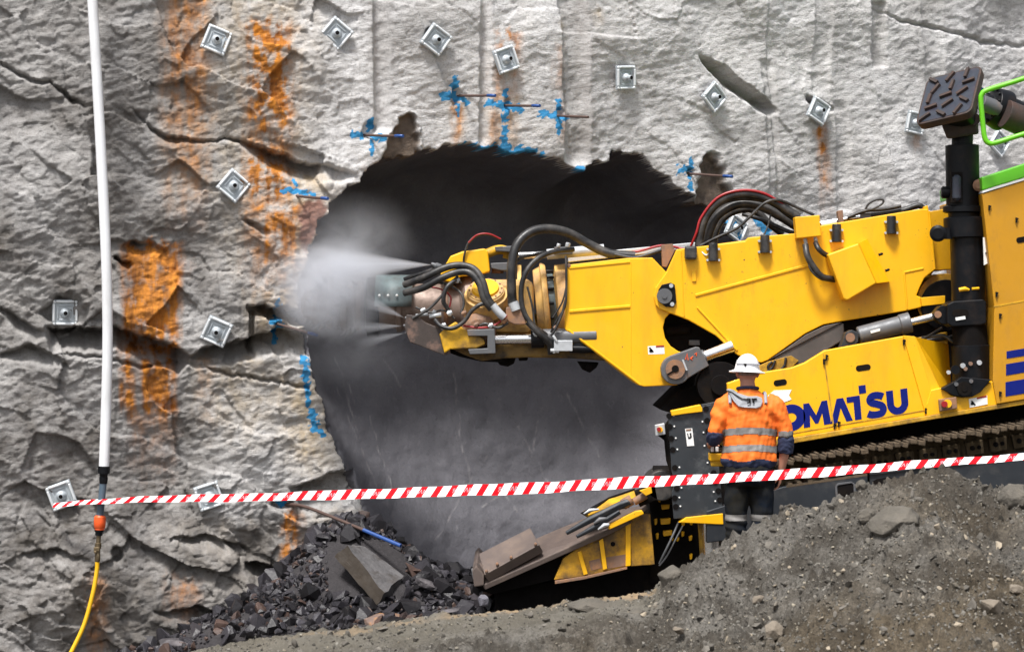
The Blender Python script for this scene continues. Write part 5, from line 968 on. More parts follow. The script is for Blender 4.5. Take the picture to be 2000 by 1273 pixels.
    return T
RH = build_roadheader()

# ================================================================ FITTINGS ON THE ROCK FACE
def surf(px, py, r=9, q=70):
    """where the carved rock face really is at a photo pixel (depth), and its normal"""
    p0, n = wall_at(px, py); m = (np.abs(_WPX - px) < r) & (np.abs(_WPY - py) < r)
    Y = float(np.percentile(_WV[m, 1], 100 - q)) if m.any() else p0.y
    return P(px, py, Y), n
def build_bolts():
    g = 'steel plates bolted to the rock face'; h = .122
    zinc = mat('zinc_plate', (.46, .50, .53), .5, metal=.3, var=.12, vscale=12, dirt=(.30, .33, .35), dirt_amt=.6, dirt_scale=14, bump=.12); zd = mat('zinc_rib', (.74, .77, .79), .45, metal=.3, var=.08, vscale=12, bump=.08)
    T = empty('rock_bolt_plate', (0, 0, 0), 'x', 'bolt plate', g)
    MB().box((0, 0, .006), (2 * h, 2 * h, .012)).build('plate', zinc, T, .004)
    for k in range(4):
        m_ = MB(); r = Matrix.Rotation(R(90 * k), 3, 'Z'); m_.box(r @ Vector((0, h - .016, .026)), (2 * h - .075, .022, .028), r); m_.build('rib', zd, T, .008)
    for k in range(4):
        m_ = MB(); r = Matrix.Rotation(R(90 * k + 45), 3, 'Z'); c = r @ Vector((0, (h - .02) * 1.414, .02)); m_.cyl(c, c + Vector((0, 0, .016)), .016, .012, 12); m_.build('corner_boss', zd, T, .003)
    for k in range(4):
        m_ = MB(); r = Matrix.Rotation(R(90 * k), 3, 'Z'); m_.box(r @ Vector((0, .068, .018)), (.115, .012, .012), r); m_.build('inner_ridge', zinc, T, .004)
    MB().lathe((0, 0, .012), (0, 0, .062), [(0,.050),(.35,.044),(.6,.034),(.8,.026),(1,.024)], 24).build('washer', zinc, T)
    b = MB().lathe((0, 0, .05), (0, 0, .105), [(0,.026),(.6,.026),(1,.022)], 16).build('bolt', zinc, T); MB().cyl((0, 0, .104), (0, 0, .1065), .019, n=14).build('bore', MAT['void'], b)
    spots = [(423,79,-22,0,'topmost bolt plate right of the brown stain left of the orange streak'), (657,66,-40,0,'diamond bolt plate at the top between the orange streak and the first smooth groove'), (851,78,-35,0,'bolt plate with a dark hole at its upper left corner, high on the face'), (987,117,20,0,'bolt plate in the middle of an orange rust patch above the hollow'),
             (1220,152,4,0,'upright bolt plate right of the broad grey groove above the hollow'), (1393,190,-45,0,'narrow diamond bolt plate under the dark diagonal overhang'), (1597,217,-28,0,'bolt plate with a rust trail running down from it'), (1786,240,-8,0,'bolt plate half hidden by the gripper pad'), (1950,280,-38,0,'bolt plate behind the green handrail'),
             (456,363,-40,0,'diamond bolt plate left of the ochre rock beside the hollow'), (127,610,0,0,'square upright bolt plate set in a dark recess left of the white pipe'), (423,647,-24,10,'bolt plate under the ledge right of the big orange stain'), (120,967,20,0,'lowest left bolt plate with the barrier tape tied to it'), (408,968,18,0,'bolt plate crossed by the barrier tape'), (1436,446,-30,0,'bolt plate seen through the loop of black hoses')]
    for i, (px, py, a, tl, lb) in enumerate(spots):
        o = T if i == 0 else dup(T)
        p, n = surf(px, py, 24, 78); z = (n + Vector((.07 * math.sin(i * 5.1), 0, -.03 + .07 * math.sin(i * 2.3 + 1)))).normalized(); x = Vector((0, 0, 1)).cross(z).normalized(); y_ = z.cross(x)
        o.matrix_world = Matrix.Translation(p + n * .004) @ Matrix((x, y_, z)).transposed().to_4x4() @ Matrix.Rotation(R(a), 4, 'Z') @ Matrix.Rotation(R(tl), 4, 'X'); o['label'] = lb
def build_dowels():
    g = 'thin steel dowels sticking out of blue paint marks'; rust = mat('dowel_rust', (.085, .05, .04), .7, var=.3, vscale=20, bump=.3); blue = mat('dowel_blue', (.015, .065, .25), .45, var=.1, bump=.05)
    for a, b, lb in [((895,187),(967,187),'dowel highest of all, in the upper left blue cross of three'), ((984,206),(1054,207),'dowel in the middle blue cross with a dashed line below it'), ((1088,226),(1149,229),'dowel in the right blue cross of the three, without a blue end'), ((712,264),(787,266),'dowel beside the brown patch at the left top of the hollow'), ((1345,339),(1430,345),'dowel in front of the dark patch at the right top of the hollow'), ((580,383),(640,388),'dowel above the pinkish rock left of the hollow'), ((540,632),(619,654),'dowel on the broken block at the left edge of the hollow')]:
        p, n = surf(*a, 5, 50); e = P(b[0], b[1], p.y - .42); r = .0125; t = .0 if 'without' in lb else .80
        o = MB().tube([p - n * .0 + (p - e).normalized() * .05, p.lerp(e, .5) + Vector((0, 0, -.002)), e], r, 8).build('steel_dowel', rust); tag(o, lb, 'dowel', g)
        if t: d = (e - p); MB().cyl(p + d * t, e + d * .004, r + .003, n=8).build('blue_end', blue, o)
    p, n = surf(560, 986, 6, 50); pts = spline([p + Vector((-.03, .05, .0)), P(575,985,p.y-.15), P(605,992,p.y-.3), P(680,1022,p.y-.6), P(782,1065,p.y-.95)], 8)
    o = MB().tube(pts, .0155, 9).build('steel_dowel', rust); tag(o, 'long bent dowel drooping over the dark rubble', 'dowel', g); MB().tube([pts[-6] * .5 + pts[-7] * .5, pts[-3], pts[-1] + (pts[-1] - pts[-2]).normalized() * .004], .0185, 9).build('blue_end', blue, o)
def build_pipe():
    pv = mat('white_pvc', (.74, .75, .77), .35, var=.03, vscale=3, dirt=(.40,.39,.37), dirt_amt=.55, dirt_scale=3, dirt_lo=.48, dirt_hi=.7, bump=.05, streak=True); gb = mat('blue_grey_pipe', (.075, .11, .145), .4, var=.1, bump=.05)
    Y = 1.0
    T = empty('drain_pipe', P(203, 920, Y), 'long white plastic pipe hanging down the cliff with an orange coupling', 'pipe')
    MB().tube(spline([P(174,-120,Y), P(180,-10,Y), P(188,130,Y), P(197,290,Y), P(205,450,Y), P(209,560,Y), P(210,680,Y), P(207,800,Y), P(203,914,Y)], 8), .048, 20).build('pipe', pv, T)
    MB().lathe(P(203,910,Y), P(202,944,Y), [(0,.05),(.01,.056),(.42,.056),(.44,.04),(.6,.036),(.62,.040),(.75,.040),(1,.036)], 20).build('reducer', MAT['black'], T)
    MB().lathe(P(202,938,Y), P(195,1010,Y), [(0,.033),(1,.033)], 18).build('lower_pipe', gb, T)
    MB().lathe(P(195.5,1006,Y), P(194.5,1034,Y), [(0,.04),(.12,.054),(.45,.056),(.85,.052),(.9,.046),(1,.046)], 20).build('coupling', MAT['orange'], T)
    MB().lathe(P(194,1031,Y), P(193,1045,Y), [(0,.044),(.5,.042),(.6,.034),(1,.034)], 18).build('collar', MAT['black'], T)
    br = mat('brass', (.16, .12, .07), .45, metal=.7, var=.3, vscale=20, bump=.2); MB().lathe(P(193,1043,Y), P(190,1097,Y), [(0,.022),(.3,.022),(.32,.03),(.5,.03),(.52,.022),(.7,.022),(.72,.026),(.95,.026),(1,.02)], 14).build('valve', br, T); MB().box(P(189,1072,Y-.02), (.055,.03,.04)).cyl(P(186,1078,Y-.05), P(186,1078,Y+.02), .014, n=10).build('valve_lever', br, T, .005)
    o = MB().tube(spline([P(190,1092,Y), P(189,1115,Y), P(181,1160,Y-.02), P(164,1220,Y-.05), P(138,1275,Y-.1), P(110,1330,Y-.2), P(60,1390,Y-.5)], 10), .0205, 12).build('garden_hose', mat('yellow_hose', (.78, .43, .01), .4, var=.05, bump=.03)); tag(o, 'yellow hose hanging from the brass valve of the white pipe', 'hose')
def build_tape():
    key = np.array([(104,988,1.28,.035),(116,983,1.22,.045),(150,981,1.12,.040),(200,979,.92,.044),(260,976,.8,.052),(400,972,.5,.063),(555,969,.2,.072),(700,965,-.1,.088),(850,960,-.4,.098),(1000,954,-.72,.100),(1200,944,-1.15,.097),(1400,934,-1.6,.086),(1550,925,-1.95,.078),(1700,914,-2.25,.068),(1850,903,-2.55,.056),(2000,891,-2.85,.056),(2300,868,-3.4,.07)], float)
    xs = np.linspace(104, 2300, 500); py, Yy, wv = [np.interp(xs, key[:, 0], key[:, i]) for i in (1, 2, 3)]
    k = np.ones(21) / 21
    sm = lambda a: np.convolve(np.pad(a, 10, 'edge'), k, 'valid'); py, wv = sm(py) + .9 * np.sin(xs / 61) * np.sin(xs / 233) + .5 * np.sin(xs / 17 + 1), sm(wv) * .93 * (1 + .07 * np.sin(xs / 47 + np.sin(xs / 90))); C = [P(a, b, c) for a, b, c in zip(xs, py, Yy)]
    W = .104; u = np.concatenate([[0], np.cumsum([(C[i+1] - C[i]).length for i in range(len(C) - 1)])])
    V, F, UV = [], [], []
    def at(i, v): c = C[i]; t = min(1, wv[i] / W); return c + Vector((.0, math.sqrt(1 - t * t) * W * v * .9, W * t * v))
    for i in range(len(C)):
        for v in (-.5, 0, .5): V.append(at(i, v)); UV.append((u[i], v * W))
    for i in range(len(C) - 1):
        for j in (0, 1): F.append((i * 3 + j, i * 3 + 3 + j, i * 3 + 4 + j, i * 3 + 1 + j))
    k = NT('barrier_tape'); uv = k.n('ShaderNodeUVMap'); uv.uv_map = 'UVMap'; s = k.n('ShaderNodeSeparateXYZ'); k.l(uv.outputs[0], s.inputs[0])
    f = k.math('FRACT', k.math('DIVIDE', k.math('SUBTRACT', s.outputs[0], k.math('MULTIPLY', s.outputs[1], .62)), .148)); m_ = k.math('LESS_THAN', f, .44)
    k.l(k.mix(m_, (.88, .88, .88), (.56, .003, .010)), k.b.inputs['Base Color']); k.b.inputs['Roughness'].default_value = .6; k.b.inputs['Specular IOR Level'].default_value = .1
    o = np_mesh('barrier_tape', V, F, k.m); l = o.data.uv_layers.new(name='UVMap'); 
    for lp in o.data.loops: l.data[lp.index].uv = UV[lp.vertex_index]
    tag(o, 'red and white striped barrier tape stretched across the whole scene', 'tape')
    # the print, seen from the back of the tape so the word is mirrored
    cu = bpy.data.curves.new('print', 'FONT'); cu.body = 'DANGER'; cu.size = .062; cu.align_x = 'CENTER'; cu.align_y = 'CENTER'; to = bpy.data.objects.new('print', cu); COL.objects.link(to)
    me = bpy.data.meshes.new_from_object(to.evaluated_get(bpy.context.evaluated_depsgraph_get())); bpy.data.objects.remove(to); ink = mat('tape_ink', (.30, .30, .33), .5, var=.1, bump=0)
    L = u[-1]; n = int(L / .444)
    for q in range(n):
        u0 = .30 + q * .444; m2 = me.copy()
        if u0 + .2 > L: break
        for vtx in m2.vertices:
            uu = u0 - vtx.co.x * .95; v = vtx.co.y / W; i = int(np.clip(np.searchsorted(u, uu), 1, len(u) - 1)); t = (uu - u[i-1]) / (u[i] - u[i-1]); vtx.co = at(i - 1, v).lerp(at(i, v), t) + Vector((0, -.003, 0))
        m2.materials.clear(); m2.materials.append(ink); po = bpy.data.objects.new('printed_word', m2); link(po, o)

# ================================================================ THE WORKER
def remeshed(mb, name, voxel, m_, parent, smooth=4, fold=None):
    me = bpy.data.meshes.new(name); bmesh.ops.recalc_face_normals(mb.bm, faces=mb.bm.faces[:]); mb.bm.to_mesh(me); mb.bm.free(); o = bpy.data.objects.new(name, me); COL.objects.link(o)
    r = o.modifiers.new('r', 'REMESH'); r.mode = 'VOXEL'; r.voxel_size = voxel; r.use_smooth_shade = True
    if smooth: s = o.modifiers.new('s', 'SMOOTH'); s.iterations = smooth; s.factor = .5
    bpy.context.view_layer.update(); m2 = bpy.data.meshes.new_from_object(o.evaluated_get(bpy.context.evaluated_depsgraph_get())); bpy.data.objects.remove(o); bpy.data.meshes.remove(me); m2.name = name
    n = len(m2.vertices); co = np.empty(n * 3, np.float32); m2.vertices.foreach_get('co', co); co = co.reshape(-1, 3).astype(float); nr = np.empty(n * 3, np.float32); m2.vertices.foreach_get('normal', nr); nr = nr.reshape(-1, 3)
    if fold is not None: co = co + nr * fold(co)[:, None]; m2.vertices.foreach_set('co', co.astype(np.float32).ravel()); m2.update()
    m2.materials.clear(); m2.materials.append(m_); o = bpy.data.objects.new(name, m2); return link(o, parent)
def split_off(o, name, test, m_, parent, grow=0.0, cut=True):
    """the faces of a garment that pass the test become a piece of their own"""
    bm = bmesh.new(); bm.from_mesh(o.data); b2 = bm.copy()
    if cut:
        bmesh.ops.delete(bm, geom=[f for f in bm.faces if test(f.calc_center_median())], context='FACES'); bm.to_mesh(o.data); bm.free()
    bmesh.ops.delete(b2, geom=[f for f in b2.faces if not test(f.calc_center_median())], context='FACES')
    b2.normal_update()
    for v in b2.verts: v.co += v.normal * grow
    me = bpy.data.meshes.new(name); b2.to_mesh(me); b2.free(); me.materials.clear(); me.materials.append(m_); p = bpy.data.objects.new(name, me); return link(p, parent)
def build_worker():
    O = Vector((2.0, -1.2, 0.0)); T = empty('person', O, 'worker seen from behind in orange hi-vis shirt, dark trousers and white hard hat', 'person')
    skin = mat('skin', (.50, .23, .155), .5, var=.08, vscale=14, bump=.1, bscale=200, bdist=.001); org = mat('hi_vis_orange', (.86, .17, .012), .75, var=.07, vscale=7, dirt=(.55, .13, .03), dirt_amt=.35, dirt_scale=7, bump=.25, bscale=220, bdist=.002)
    navy = mat('navy_cloth', (.014, .020, .055), .8, var=.2, bump=.2, bscale=200, bdist=.002); silver = mat('reflective_tape', (.22, .21, .20), .55, metal=.1, var=.15, vscale=30, dirt=(.2, .19, .18), dirt_amt=.5, dirt_scale=30, bump=.3, bscale=120)
    trs = mat('work_trousers', (.0065, .010, .017), .9, spec=.12, var=.3, vscale=5, dirt=(.024, .021, .014), dirt_amt=.75, dirt_scale=4, dirt_lo=.42, dirt_hi=.62, bump=.3, bscale=150, bdist=.002)
    def w(x, y, z): return O + Vector((x, y, z))
    def ell(mb, rings, n=32):
        vs = []
        for c, rx, ry in rings:
            for k in range(n): a = 2 * math.pi * k / n; vs.append(mb.bm.verts.new(w(*c) + Vector((rx * math.cos(a), ry * math.sin(a), 0))))
        for i in range(len(rings) - 1):
            for k in range(n): mb.bm.faces.new([vs[i*n+k], vs[i*n+(k+1)%n], vs[(i+1)*n+(k+1)%n], vs[(i+1)*n+k]])
        mb.bm.faces.new([vs[k] for k in range(n)][::-1]); mb.bm.faces.new([vs[(len(rings)-1)*n+k] for k in range(n)])
    def limb(mb, pts, rad, n=18): mb.tube(spline([w(*p) for p in pts], 5), list(np.interp(np.linspace(0, len(pts) - 1, (len(pts) - 1) * 5 + 1), range(len(pts)), rad)), n)
    def hand(mb, wrist, d, nrm, curl, ts):
        """d: towards the fingers, nrm: out of the palm, ts: +1/-1 which side the thumb is on; five fingers of different lengths"""
        d = Vector(d).normalized(); nrm = Vector(nrm); nrm = (nrm - d * nrm.dot(d)).normalized(); s = d.cross(nrm).normalized() * ts; wr = w(*wrist)
        def q(a, b, c): return wr + d * a + s * b + nrm * c
        for b, r0 in ((-.030, .014), (-.010, .0155), (.012, .0155), (.030, .014)): mb.tube([q(-.01, b * .6, 0), q(.045, b, .0), q(.088, b, -.002)], [.016, r0, .0125], 10)
        for b, L, r0 in ((.031, .072, .0090), (.0105, .080, .0092), (-.0105, .074, .0088), (-.031, .058, .0080)):
            p = q(.086, b, 0); dr = d.copy(); pts = [p]; ang = 0
            for f, kk in ((.45, .6), (.32, 1.0), (.23, .8)):
                ang += curl * kk; dv = d * math.cos(ang) + nrm * math.sin(ang); p = p + dv * (L * f) + s * b * .05; pts.append(p)
            mb.tube(pts, [r0 + .001, r0, r0 * .92, r0 * .75], 9); mb.ball(pts[-1], r0 * .75, sub=1); mb.ball(pts[1], r0 * 1.04, sub=1)
        p = q(.018, .030, .006); t1 = (d * .62 + s * .62 + nrm * .35).normalized(); t2 = (d * .85 + s * .05 + nrm * .5).normalized(); mb.tube([p, p + t1 * .038, p + t1 * .038 + t2 * .030, p + t1 * .038 + t2 * .056], [.016, .0125, .011, .008], 9); mb.ball(p + t1 * .038 + t2 * .056, .008, sub=1)
    # ---- one continuous body
    B = MB(); hx = -.012
    ell(B, [((0,0,.88),.17,.12),((0,0,1.0),.165,.11),((0,0,1.2),.175,.115),((0,0,1.38),.185,.115),((0,0,1.46),.16,.095),((0,.0,1.52),.09,.075),((hx*.5,.01,1.56),.066,.068),((hx,.018,1.62),.062,.066),((hx,.025,1.66),.06,.064)])
    ell(B, [((hx,.035,1.595),.03,.03),((hx,.05,1.615),.052,.062),((hx,.045,1.65),.068,.086),((hx,.03,1.70),.076,.098),((hx,.022,1.75),.079,.102),((hx,.02,1.79),.072,.092),((hx,.02,1.825),.04,.055),((hx,.02,1.835),.01,.01)])
    B.tube([w(hx,.118,1.715), w(hx,.138,1.69), w(hx,.145,1.675), w(hx,.125,1.668)], [.010, .014, .017, .012], 8); B.tube([w(hx-.022,.122,1.643), w(hx,.130,1.645), w(hx+.022,.122,1.643)], [.006, .010, .006], 8); B.ball(w(hx,.10,1.605), .028, sub=2); B.tube([w(hx-.05,.100,1.728), w(hx,.122,1.73), w(hx+.05,.100,1.728)], [.010, .012, .010], 8)
    for sx in (-1, 1): B.tube([w(hx+sx*.078,.018,1.665), w(hx+sx*.088,.005,1.69), w(hx+sx*.090,.0,1.715), w(hx+sx*.080,.015,1.728)], [.009, .013, .013, .008], 8)
    limb(B, [(-.17,0,1.45),(-.235,-.03,1.36),(-.285,-.045,1.19),(-.300,.06,1.145),(-.318,.175,1.115)], [.06,.052,.046,.040,.028]); limb(B, [(.17,0,1.45),(.25,-.01,1.36),(.300,-.02,1.14),(.292,.0,1.0),(.270,.03,.865)], [.06,.052,.046,.041,.028])
    hand(B, (-.318,.175,1.113), (.22,.93,-.30), (.75,-.1,-.55), .75, -1); hand(B, (.270,.032,.862), (-.10,.16,-1), (-1,.15,.1), .42, -1)
    for sx in (-1, 1): limb(B, [(sx*.09,0,.86),(sx*.105,.005,.66),(sx*.112,.0,.48),(sx*.118,-.01,.3),(sx*.12,0,.09)], [.085,.078,.056,.052,.042])
    body = remeshed(B, 'body', .0048, skin, T, 3)
    for sx in (-1, 1): e = MB().ball(w(hx+sx*.03,.106,1.703), .0125, sub=2).build('eye', mat('eye_white', (.7, .68, .65), .2, var=.02, bump=0), T); MB().ball(w(hx+sx*.03,.1155,1.703), .0052, sub=2).build('iris', MAT['void'], e)
    hr = MB(); ell(hr, [((hx,.004,1.682),.074,.088),((hx,.0,1.70),.081,.094),((hx,.008,1.74),.085,.104),((hx,.01,1.80),.07,.09),((hx,.01,1.83),.02,.03)]); ho = remeshed(hr, 'hair', .006, mat('short_grey_hair', (.17, .13, .11), .8, var=.4, vscale=90, bump=.6, bscale=250), T, 2)
    split_off(ho, 'fringe', lambda c: c.y - O.y > .06, MAT['void'], T); bpy.data.objects.remove([o for o in T.children if o.name.startswith('fringe')][0])
    # ---- shirt with folds
    def folds(c):
        x, y, z = c[:, 0] - O.x, c[:, 1] - O.y, c[:, 2]; f = .010 * perlin(x * 13 + 5 * z, z * 6 + y * 6, 200) + .003 * perlin(x * 16 - z * 9, z * 26 + 5 * y, 201) + .005 * perlin(x * 30 - 6 * z, z * 8, 204)
        f += .009 * np.exp(-((z - .99) / .05) ** 2) * np.sin(x * 38 + 3 * perlin(x * 5, z * 5, 202)) + .006 * np.exp(-((z - 1.36) / .10) ** 2) * np.sin((x * .8 + z) * 46) * (np.abs(x) > .12) + .008 * np.exp(-(x / .03) ** 2) * -1 * (y < 0) * sstep(1.0, 1.1, z) * sstep(1.45, 1.35, z); return f
    S = MB(); ell(S, [((0,0,.905),.205,.155),((0,0,.925),.222,.165),((0,0,.965),.240,.175),((0,0,1.0),.236,.172),((0,0,1.1),.226,.160),((0,0,1.2),.222,.156),((0,-.004,1.3),.226,.155),((0,-.006,1.4),.225,.146),((0,-.004,1.46),.205,.130),((0,0,1.505),.155,.110),((0,.004,1.54),.098,.088),((hx*.5,.008,1.565),.078,.076)])
    limb(S, [(-.14,0,1.455),(-.205,-.012,1.425),(-.250,-.03,1.33),(-.280,-.045,1.235),(-.292,-.04,1.195)], [.085,.088,.078,.069,.066]); limb(S, [(.14,0,1.455),(.21,-.01,1.42),(.262,-.015,1.33),(.298,-.02,1.22),(.304,-.02,1.17)], [.085,.088,.078,.070,.068])
    shirt = remeshed(S, 'shirt', .0075, org, T, 5, folds)
    torso = lambda c: abs(c.x - O.x) < .245
    split_off(shirt, 'shirt_hem', lambda c: c.z < .975 + .012 * math.sin((c.x - O.x) * 21) and torso(c), navy, T)
    for a, b in ((1.186, 1.243), (1.045, 1.100)):
        def st(c, a=a, b=b): dz = .02 * (1 - ((c.x - O.x) / .22) ** 2); return a - .012 + dz < c.z < b - .012 + dz and (torso(c) if c.z < 1.15 else abs(c.x - O.x) < .232)
        split_off(shirt, 'reflective_stripe', st, silver, shirt, .003)
    split_off(shirt, 'reflective_stripe', lambda c: c.x - O.x > .245 and c.z < 1.215, silver, shirt, .003); 
    c_ = MB(); limb(c_, [(-.282,-.048,1.215),(-.290,-.042,1.185),(-.296,-.015,1.155),(-.302,.02,1.140)], [.064,.071,.070,.062]); remeshed(c_, 'sleeve_cuff', .007, navy, T, 3, lambda c: .006 * perlin(c[:, 0] * 30, c[:, 2] * 40 + c[:, 1] * 25, 205))
    c_ = MB(); limb(c_, [(.304,-.02,1.175),(.308,-.02,1.14),(.306,-.018,1.08),(.303,-.012,1.03)], [.064,.071,.070,.064]); remeshed(c_, 'sleeve_cuff', .007, navy, T, 3, lambda c: .006 * perlin(c[:, 0] * 30, c[:, 2] * 40 + c[:, 1] * 25, 206))
    MB().tube([w(hx + .086 * math.cos(a), .012 + .082 * math.sin(a), 1.573 - .012 * math.sin(a)) for a in [2 * math.pi * k / 28 for k in range(29)]], .0135, 8, False).build('collar', navy, T)
    # ---- trousers, boots
    def tf(c):
        x, y, z = c[:, 0] - O.x, c[:, 1] - O.y, c[:, 2]; f = .006 * perlin(x * 10 + 2 * z, z * 9 + 4 * y, 210) + .004 * perlin(x * 25, z * 12, 211)
        f += .010 * np.exp(-((z - .80) / .09) ** 2) * np.sin((np.abs(x) * 1.0 + z * .7) * 44) * (y < 0) * .7 + .006 * np.exp(-((z - .42) / .09) ** 2) * np.sin(z * 90 + x * 20); return f
    Q = MB(); ell(Q, [((0,0,1.0),.195,.140),((0,0,.93),.212,.152),((0,-.008,.86),.218,.165),((0,-.010,.79),.214,.160),((0,-.004,.75),.19,.135)])
    for sx in (-1, 1): limb(Q, [(sx*.095,-.004,.84),(sx*.105,0,.68),(sx*.108,0,.50),(sx*.112,-.012,.30),(sx*.12,0,.10)], [.112,.105,.094,.088,.080])
    tr = remeshed(Q, 'trousers', .0085, trs, T, 5, tf); split_off(tr, 'reflective_stripe', lambda c: .462 < c.z < .512, silver, tr, .003)
    for sx in (-1, 1):
        b = MB(); b.tube([w(sx*.12,-.06,.05), w(sx*.12,-.02,.055), w(sx*.122,.08,.048), w(sx*.125,.16,.038), w(sx*.126,.20,.03)], [.045, .055, .052, .046, .025], 14); b.tube([w(sx*.12,0,.17), w(sx*.12,-.005,.10), w(sx*.12,0,.04)], [.055,.058,.055], 14); bo = remeshed(b, 'boot', .008, mat('boot_leather', (.06, .04, .025), .6, bump=.2), T, 2)
    # ---- hard hat with full brim
    Ht = MB(); N = 40; hc = Vector((hx - .004, .014, 1.712)); tilt = Matrix.Rotation(R(3), 3, 'Y') @ Matrix.Rotation(R(-3), 3, 'X'); prof = [(.0,.160),(.03,.159),(.12,.153),(.25,.140),(.36,.118),(.45,.088),(.5,.050),(.52,.0)]
    rings = [(1.42,.002),(1.44,-.004),(1.30,.006),(1.12,.014),(1.04,.020)] + [(math.cos(R(a)), .020 + .135 * math.sin(R(a)) ** .92) for a in (4,16,30,44,58,70,80,88)]; vs = []
    for q, z in rings:
        for k in range(N): a = 2 * math.pi * k / N; rid = 1 + .014 * math.exp(-((math.cos(a)) / .16) ** 2) * (q < 1); vs.append(Ht.bm.verts.new(w(*(hc + tilt @ Vector((.104 * q * math.cos(a), .126 * q * math.sin(a) + .0, z * rid)))))) 
    for i in range(len(rings) - 1):
        for k in range(N): Ht.bm.faces.new([vs[i*N+k], vs[i*N+(k+1)%N], vs[(i+1)*N+(k+1)%N], vs[(i+1)*N+k]]).smooth = True
    Ht.bm.faces.new([vs[(len(rings)-1)*N+k] for k in range(N)]); hat = Ht.build('hard_hat', mat('white_helmet', (.82, .82, .84), .3, var=.02, dirt=(.5, .49, .47), dirt_amt=.2, dirt_scale=12, bump=.02), T); sm = hat.modifiers.new('thick', 'SOLIDIFY'); sm.thickness = .004
    m_ = MB().tube([w(*(hc + tilt @ Vector((.106 * math.cos(a), .128 * math.sin(a), .066)))) for a in np.linspace(R(205), R(335), 18)], .006, 6); m_.build('hat_band', mat('band_grey', (.48, .48, .50), .5, bump=0), hat)
    lg = MB(); c0 = hc + tilt @ Vector((-.030, -.122, .052)); lg.faces([w(*(c0 + Vector(v))) for v in ((-.013,-.004,.012),(.013,-.005,.012),(.009,-.005,-.004),(0,-.005,-.014),(-.009,-.004,-.004))], [[0,1,2,3,4]]); e = lg.build('hat_emblem', MAT['void'], hat); e.modifiers.new('thick', 'SOLIDIFY').thickness = .003
    # ---- grey harness pad across the shoulders
    pd = mat('harness_pad', (.28, .29, .31), .75, var=.12, vscale=20, bump=.3, bscale=120)
    def back(x, z): return w(x, -.006 - np.interp(z, [1.3, 1.4, 1.46, 1.505, 1.54], [.158, .150, .136, .114, .092]) * math.sqrt(max(0, 1 - (x / .24) ** 2)) - .016, z)
    def ppx(a, b): return ((1360 + a / 3.264 - 1463.8) / 231.6, 2.1 - (670 + b / 3.264 - 636.5) / 231.6)
    ol = [ppx(*q) for q in ((188,296),(205,288),(235,296),(262,316),(325,336),(380,334),(412,345),(416,372),(402,402),(372,410),(300,406),(262,400),(232,366),(212,328))]
    m_ = MB(); F_ = [back(x, z) for x, z in ol]; m_.hexa(F_, [p + Vector((0, .022, 0)) for p in F_]); po = m_.build('harness_pad', pd, T, .006)
    st = MB().tube([back(*ppx(a, b)) + Vector((0, -.006, .002)) for a, b in ((192,302),(220,310),(248,330),(285,352),(330,358))], .0055, 6); st.build('pad_piping', MAT['rubber'], po)
    for pts in ([(315,352),(338,354)], [(334,354),(332,374),(316,378)], [(345,353),(378,352)], [(358,353),(354,376)]): MB().tube([back(*ppx(a, b)) + Vector((0, -.006, 0)) for a, b in pts], .0065, 6).build('pad_mark', MAT['void'], po)
    for sx, x0 in ((-1, -.17), (1, .13)): MB().tube(spline([w(x0,-.12,1.45), w(x0,-.05,1.53), w(x0*.95,.05,1.52), w(x0*.85,.125,1.42), w(x0*.8,.16,1.2)], 6), .014, 8).build('harness_strap', pd, T)
    # ---- what he holds
    rc = empty('remote_control', O + Vector((-.14, .27, 1.0)), 'yellow remote control box held at waist height in his left hand', 'remote control')
    m_ = MB().box(w(-.155,.275,.985), (.33, .16, .07)); m_.build('case', MAT['yellow'], rc, .012); MB().box(w(-.155,.275,.93), (.30, .13, .05)).build('battery_case', MAT['yellow_dirty'], rc, .01); MB().box(w(-.155,.275,1.028), (.32, .15, .018)).build('top_plate', MAT['black'], rc, .004)
    for x in (-.27, -.04): MB().lathe(w(x,.275,1.035), w(x,.275,1.10), [(0,.018),(.3,.018),(.4,.008),(.75,.008),(.8,.014),(1,.012)], 14).build('joystick', MAT['black'], rc)
    for x in (-.295, -.255): MB().box(w(x,.20,1.052), (.026, .02, .042)).build('switch_guard', MAT['white'], rc, .004)
    ra = empty('two_way_radio', O + Vector((.25, .05, .80)), 'small black radio in his lowered right hand', 'radio'); MB().box(w(.236,.055,.80), (.035, .055, .12), Matrix.Rotation(R(8), 3, 'X')).build('radio_body', MAT['black'], ra, .006); MB().cyl(w(.236,.03,.85), w(.236,.02,.93), .006, n=8).build('antenna', MAT['rubber'], ra)

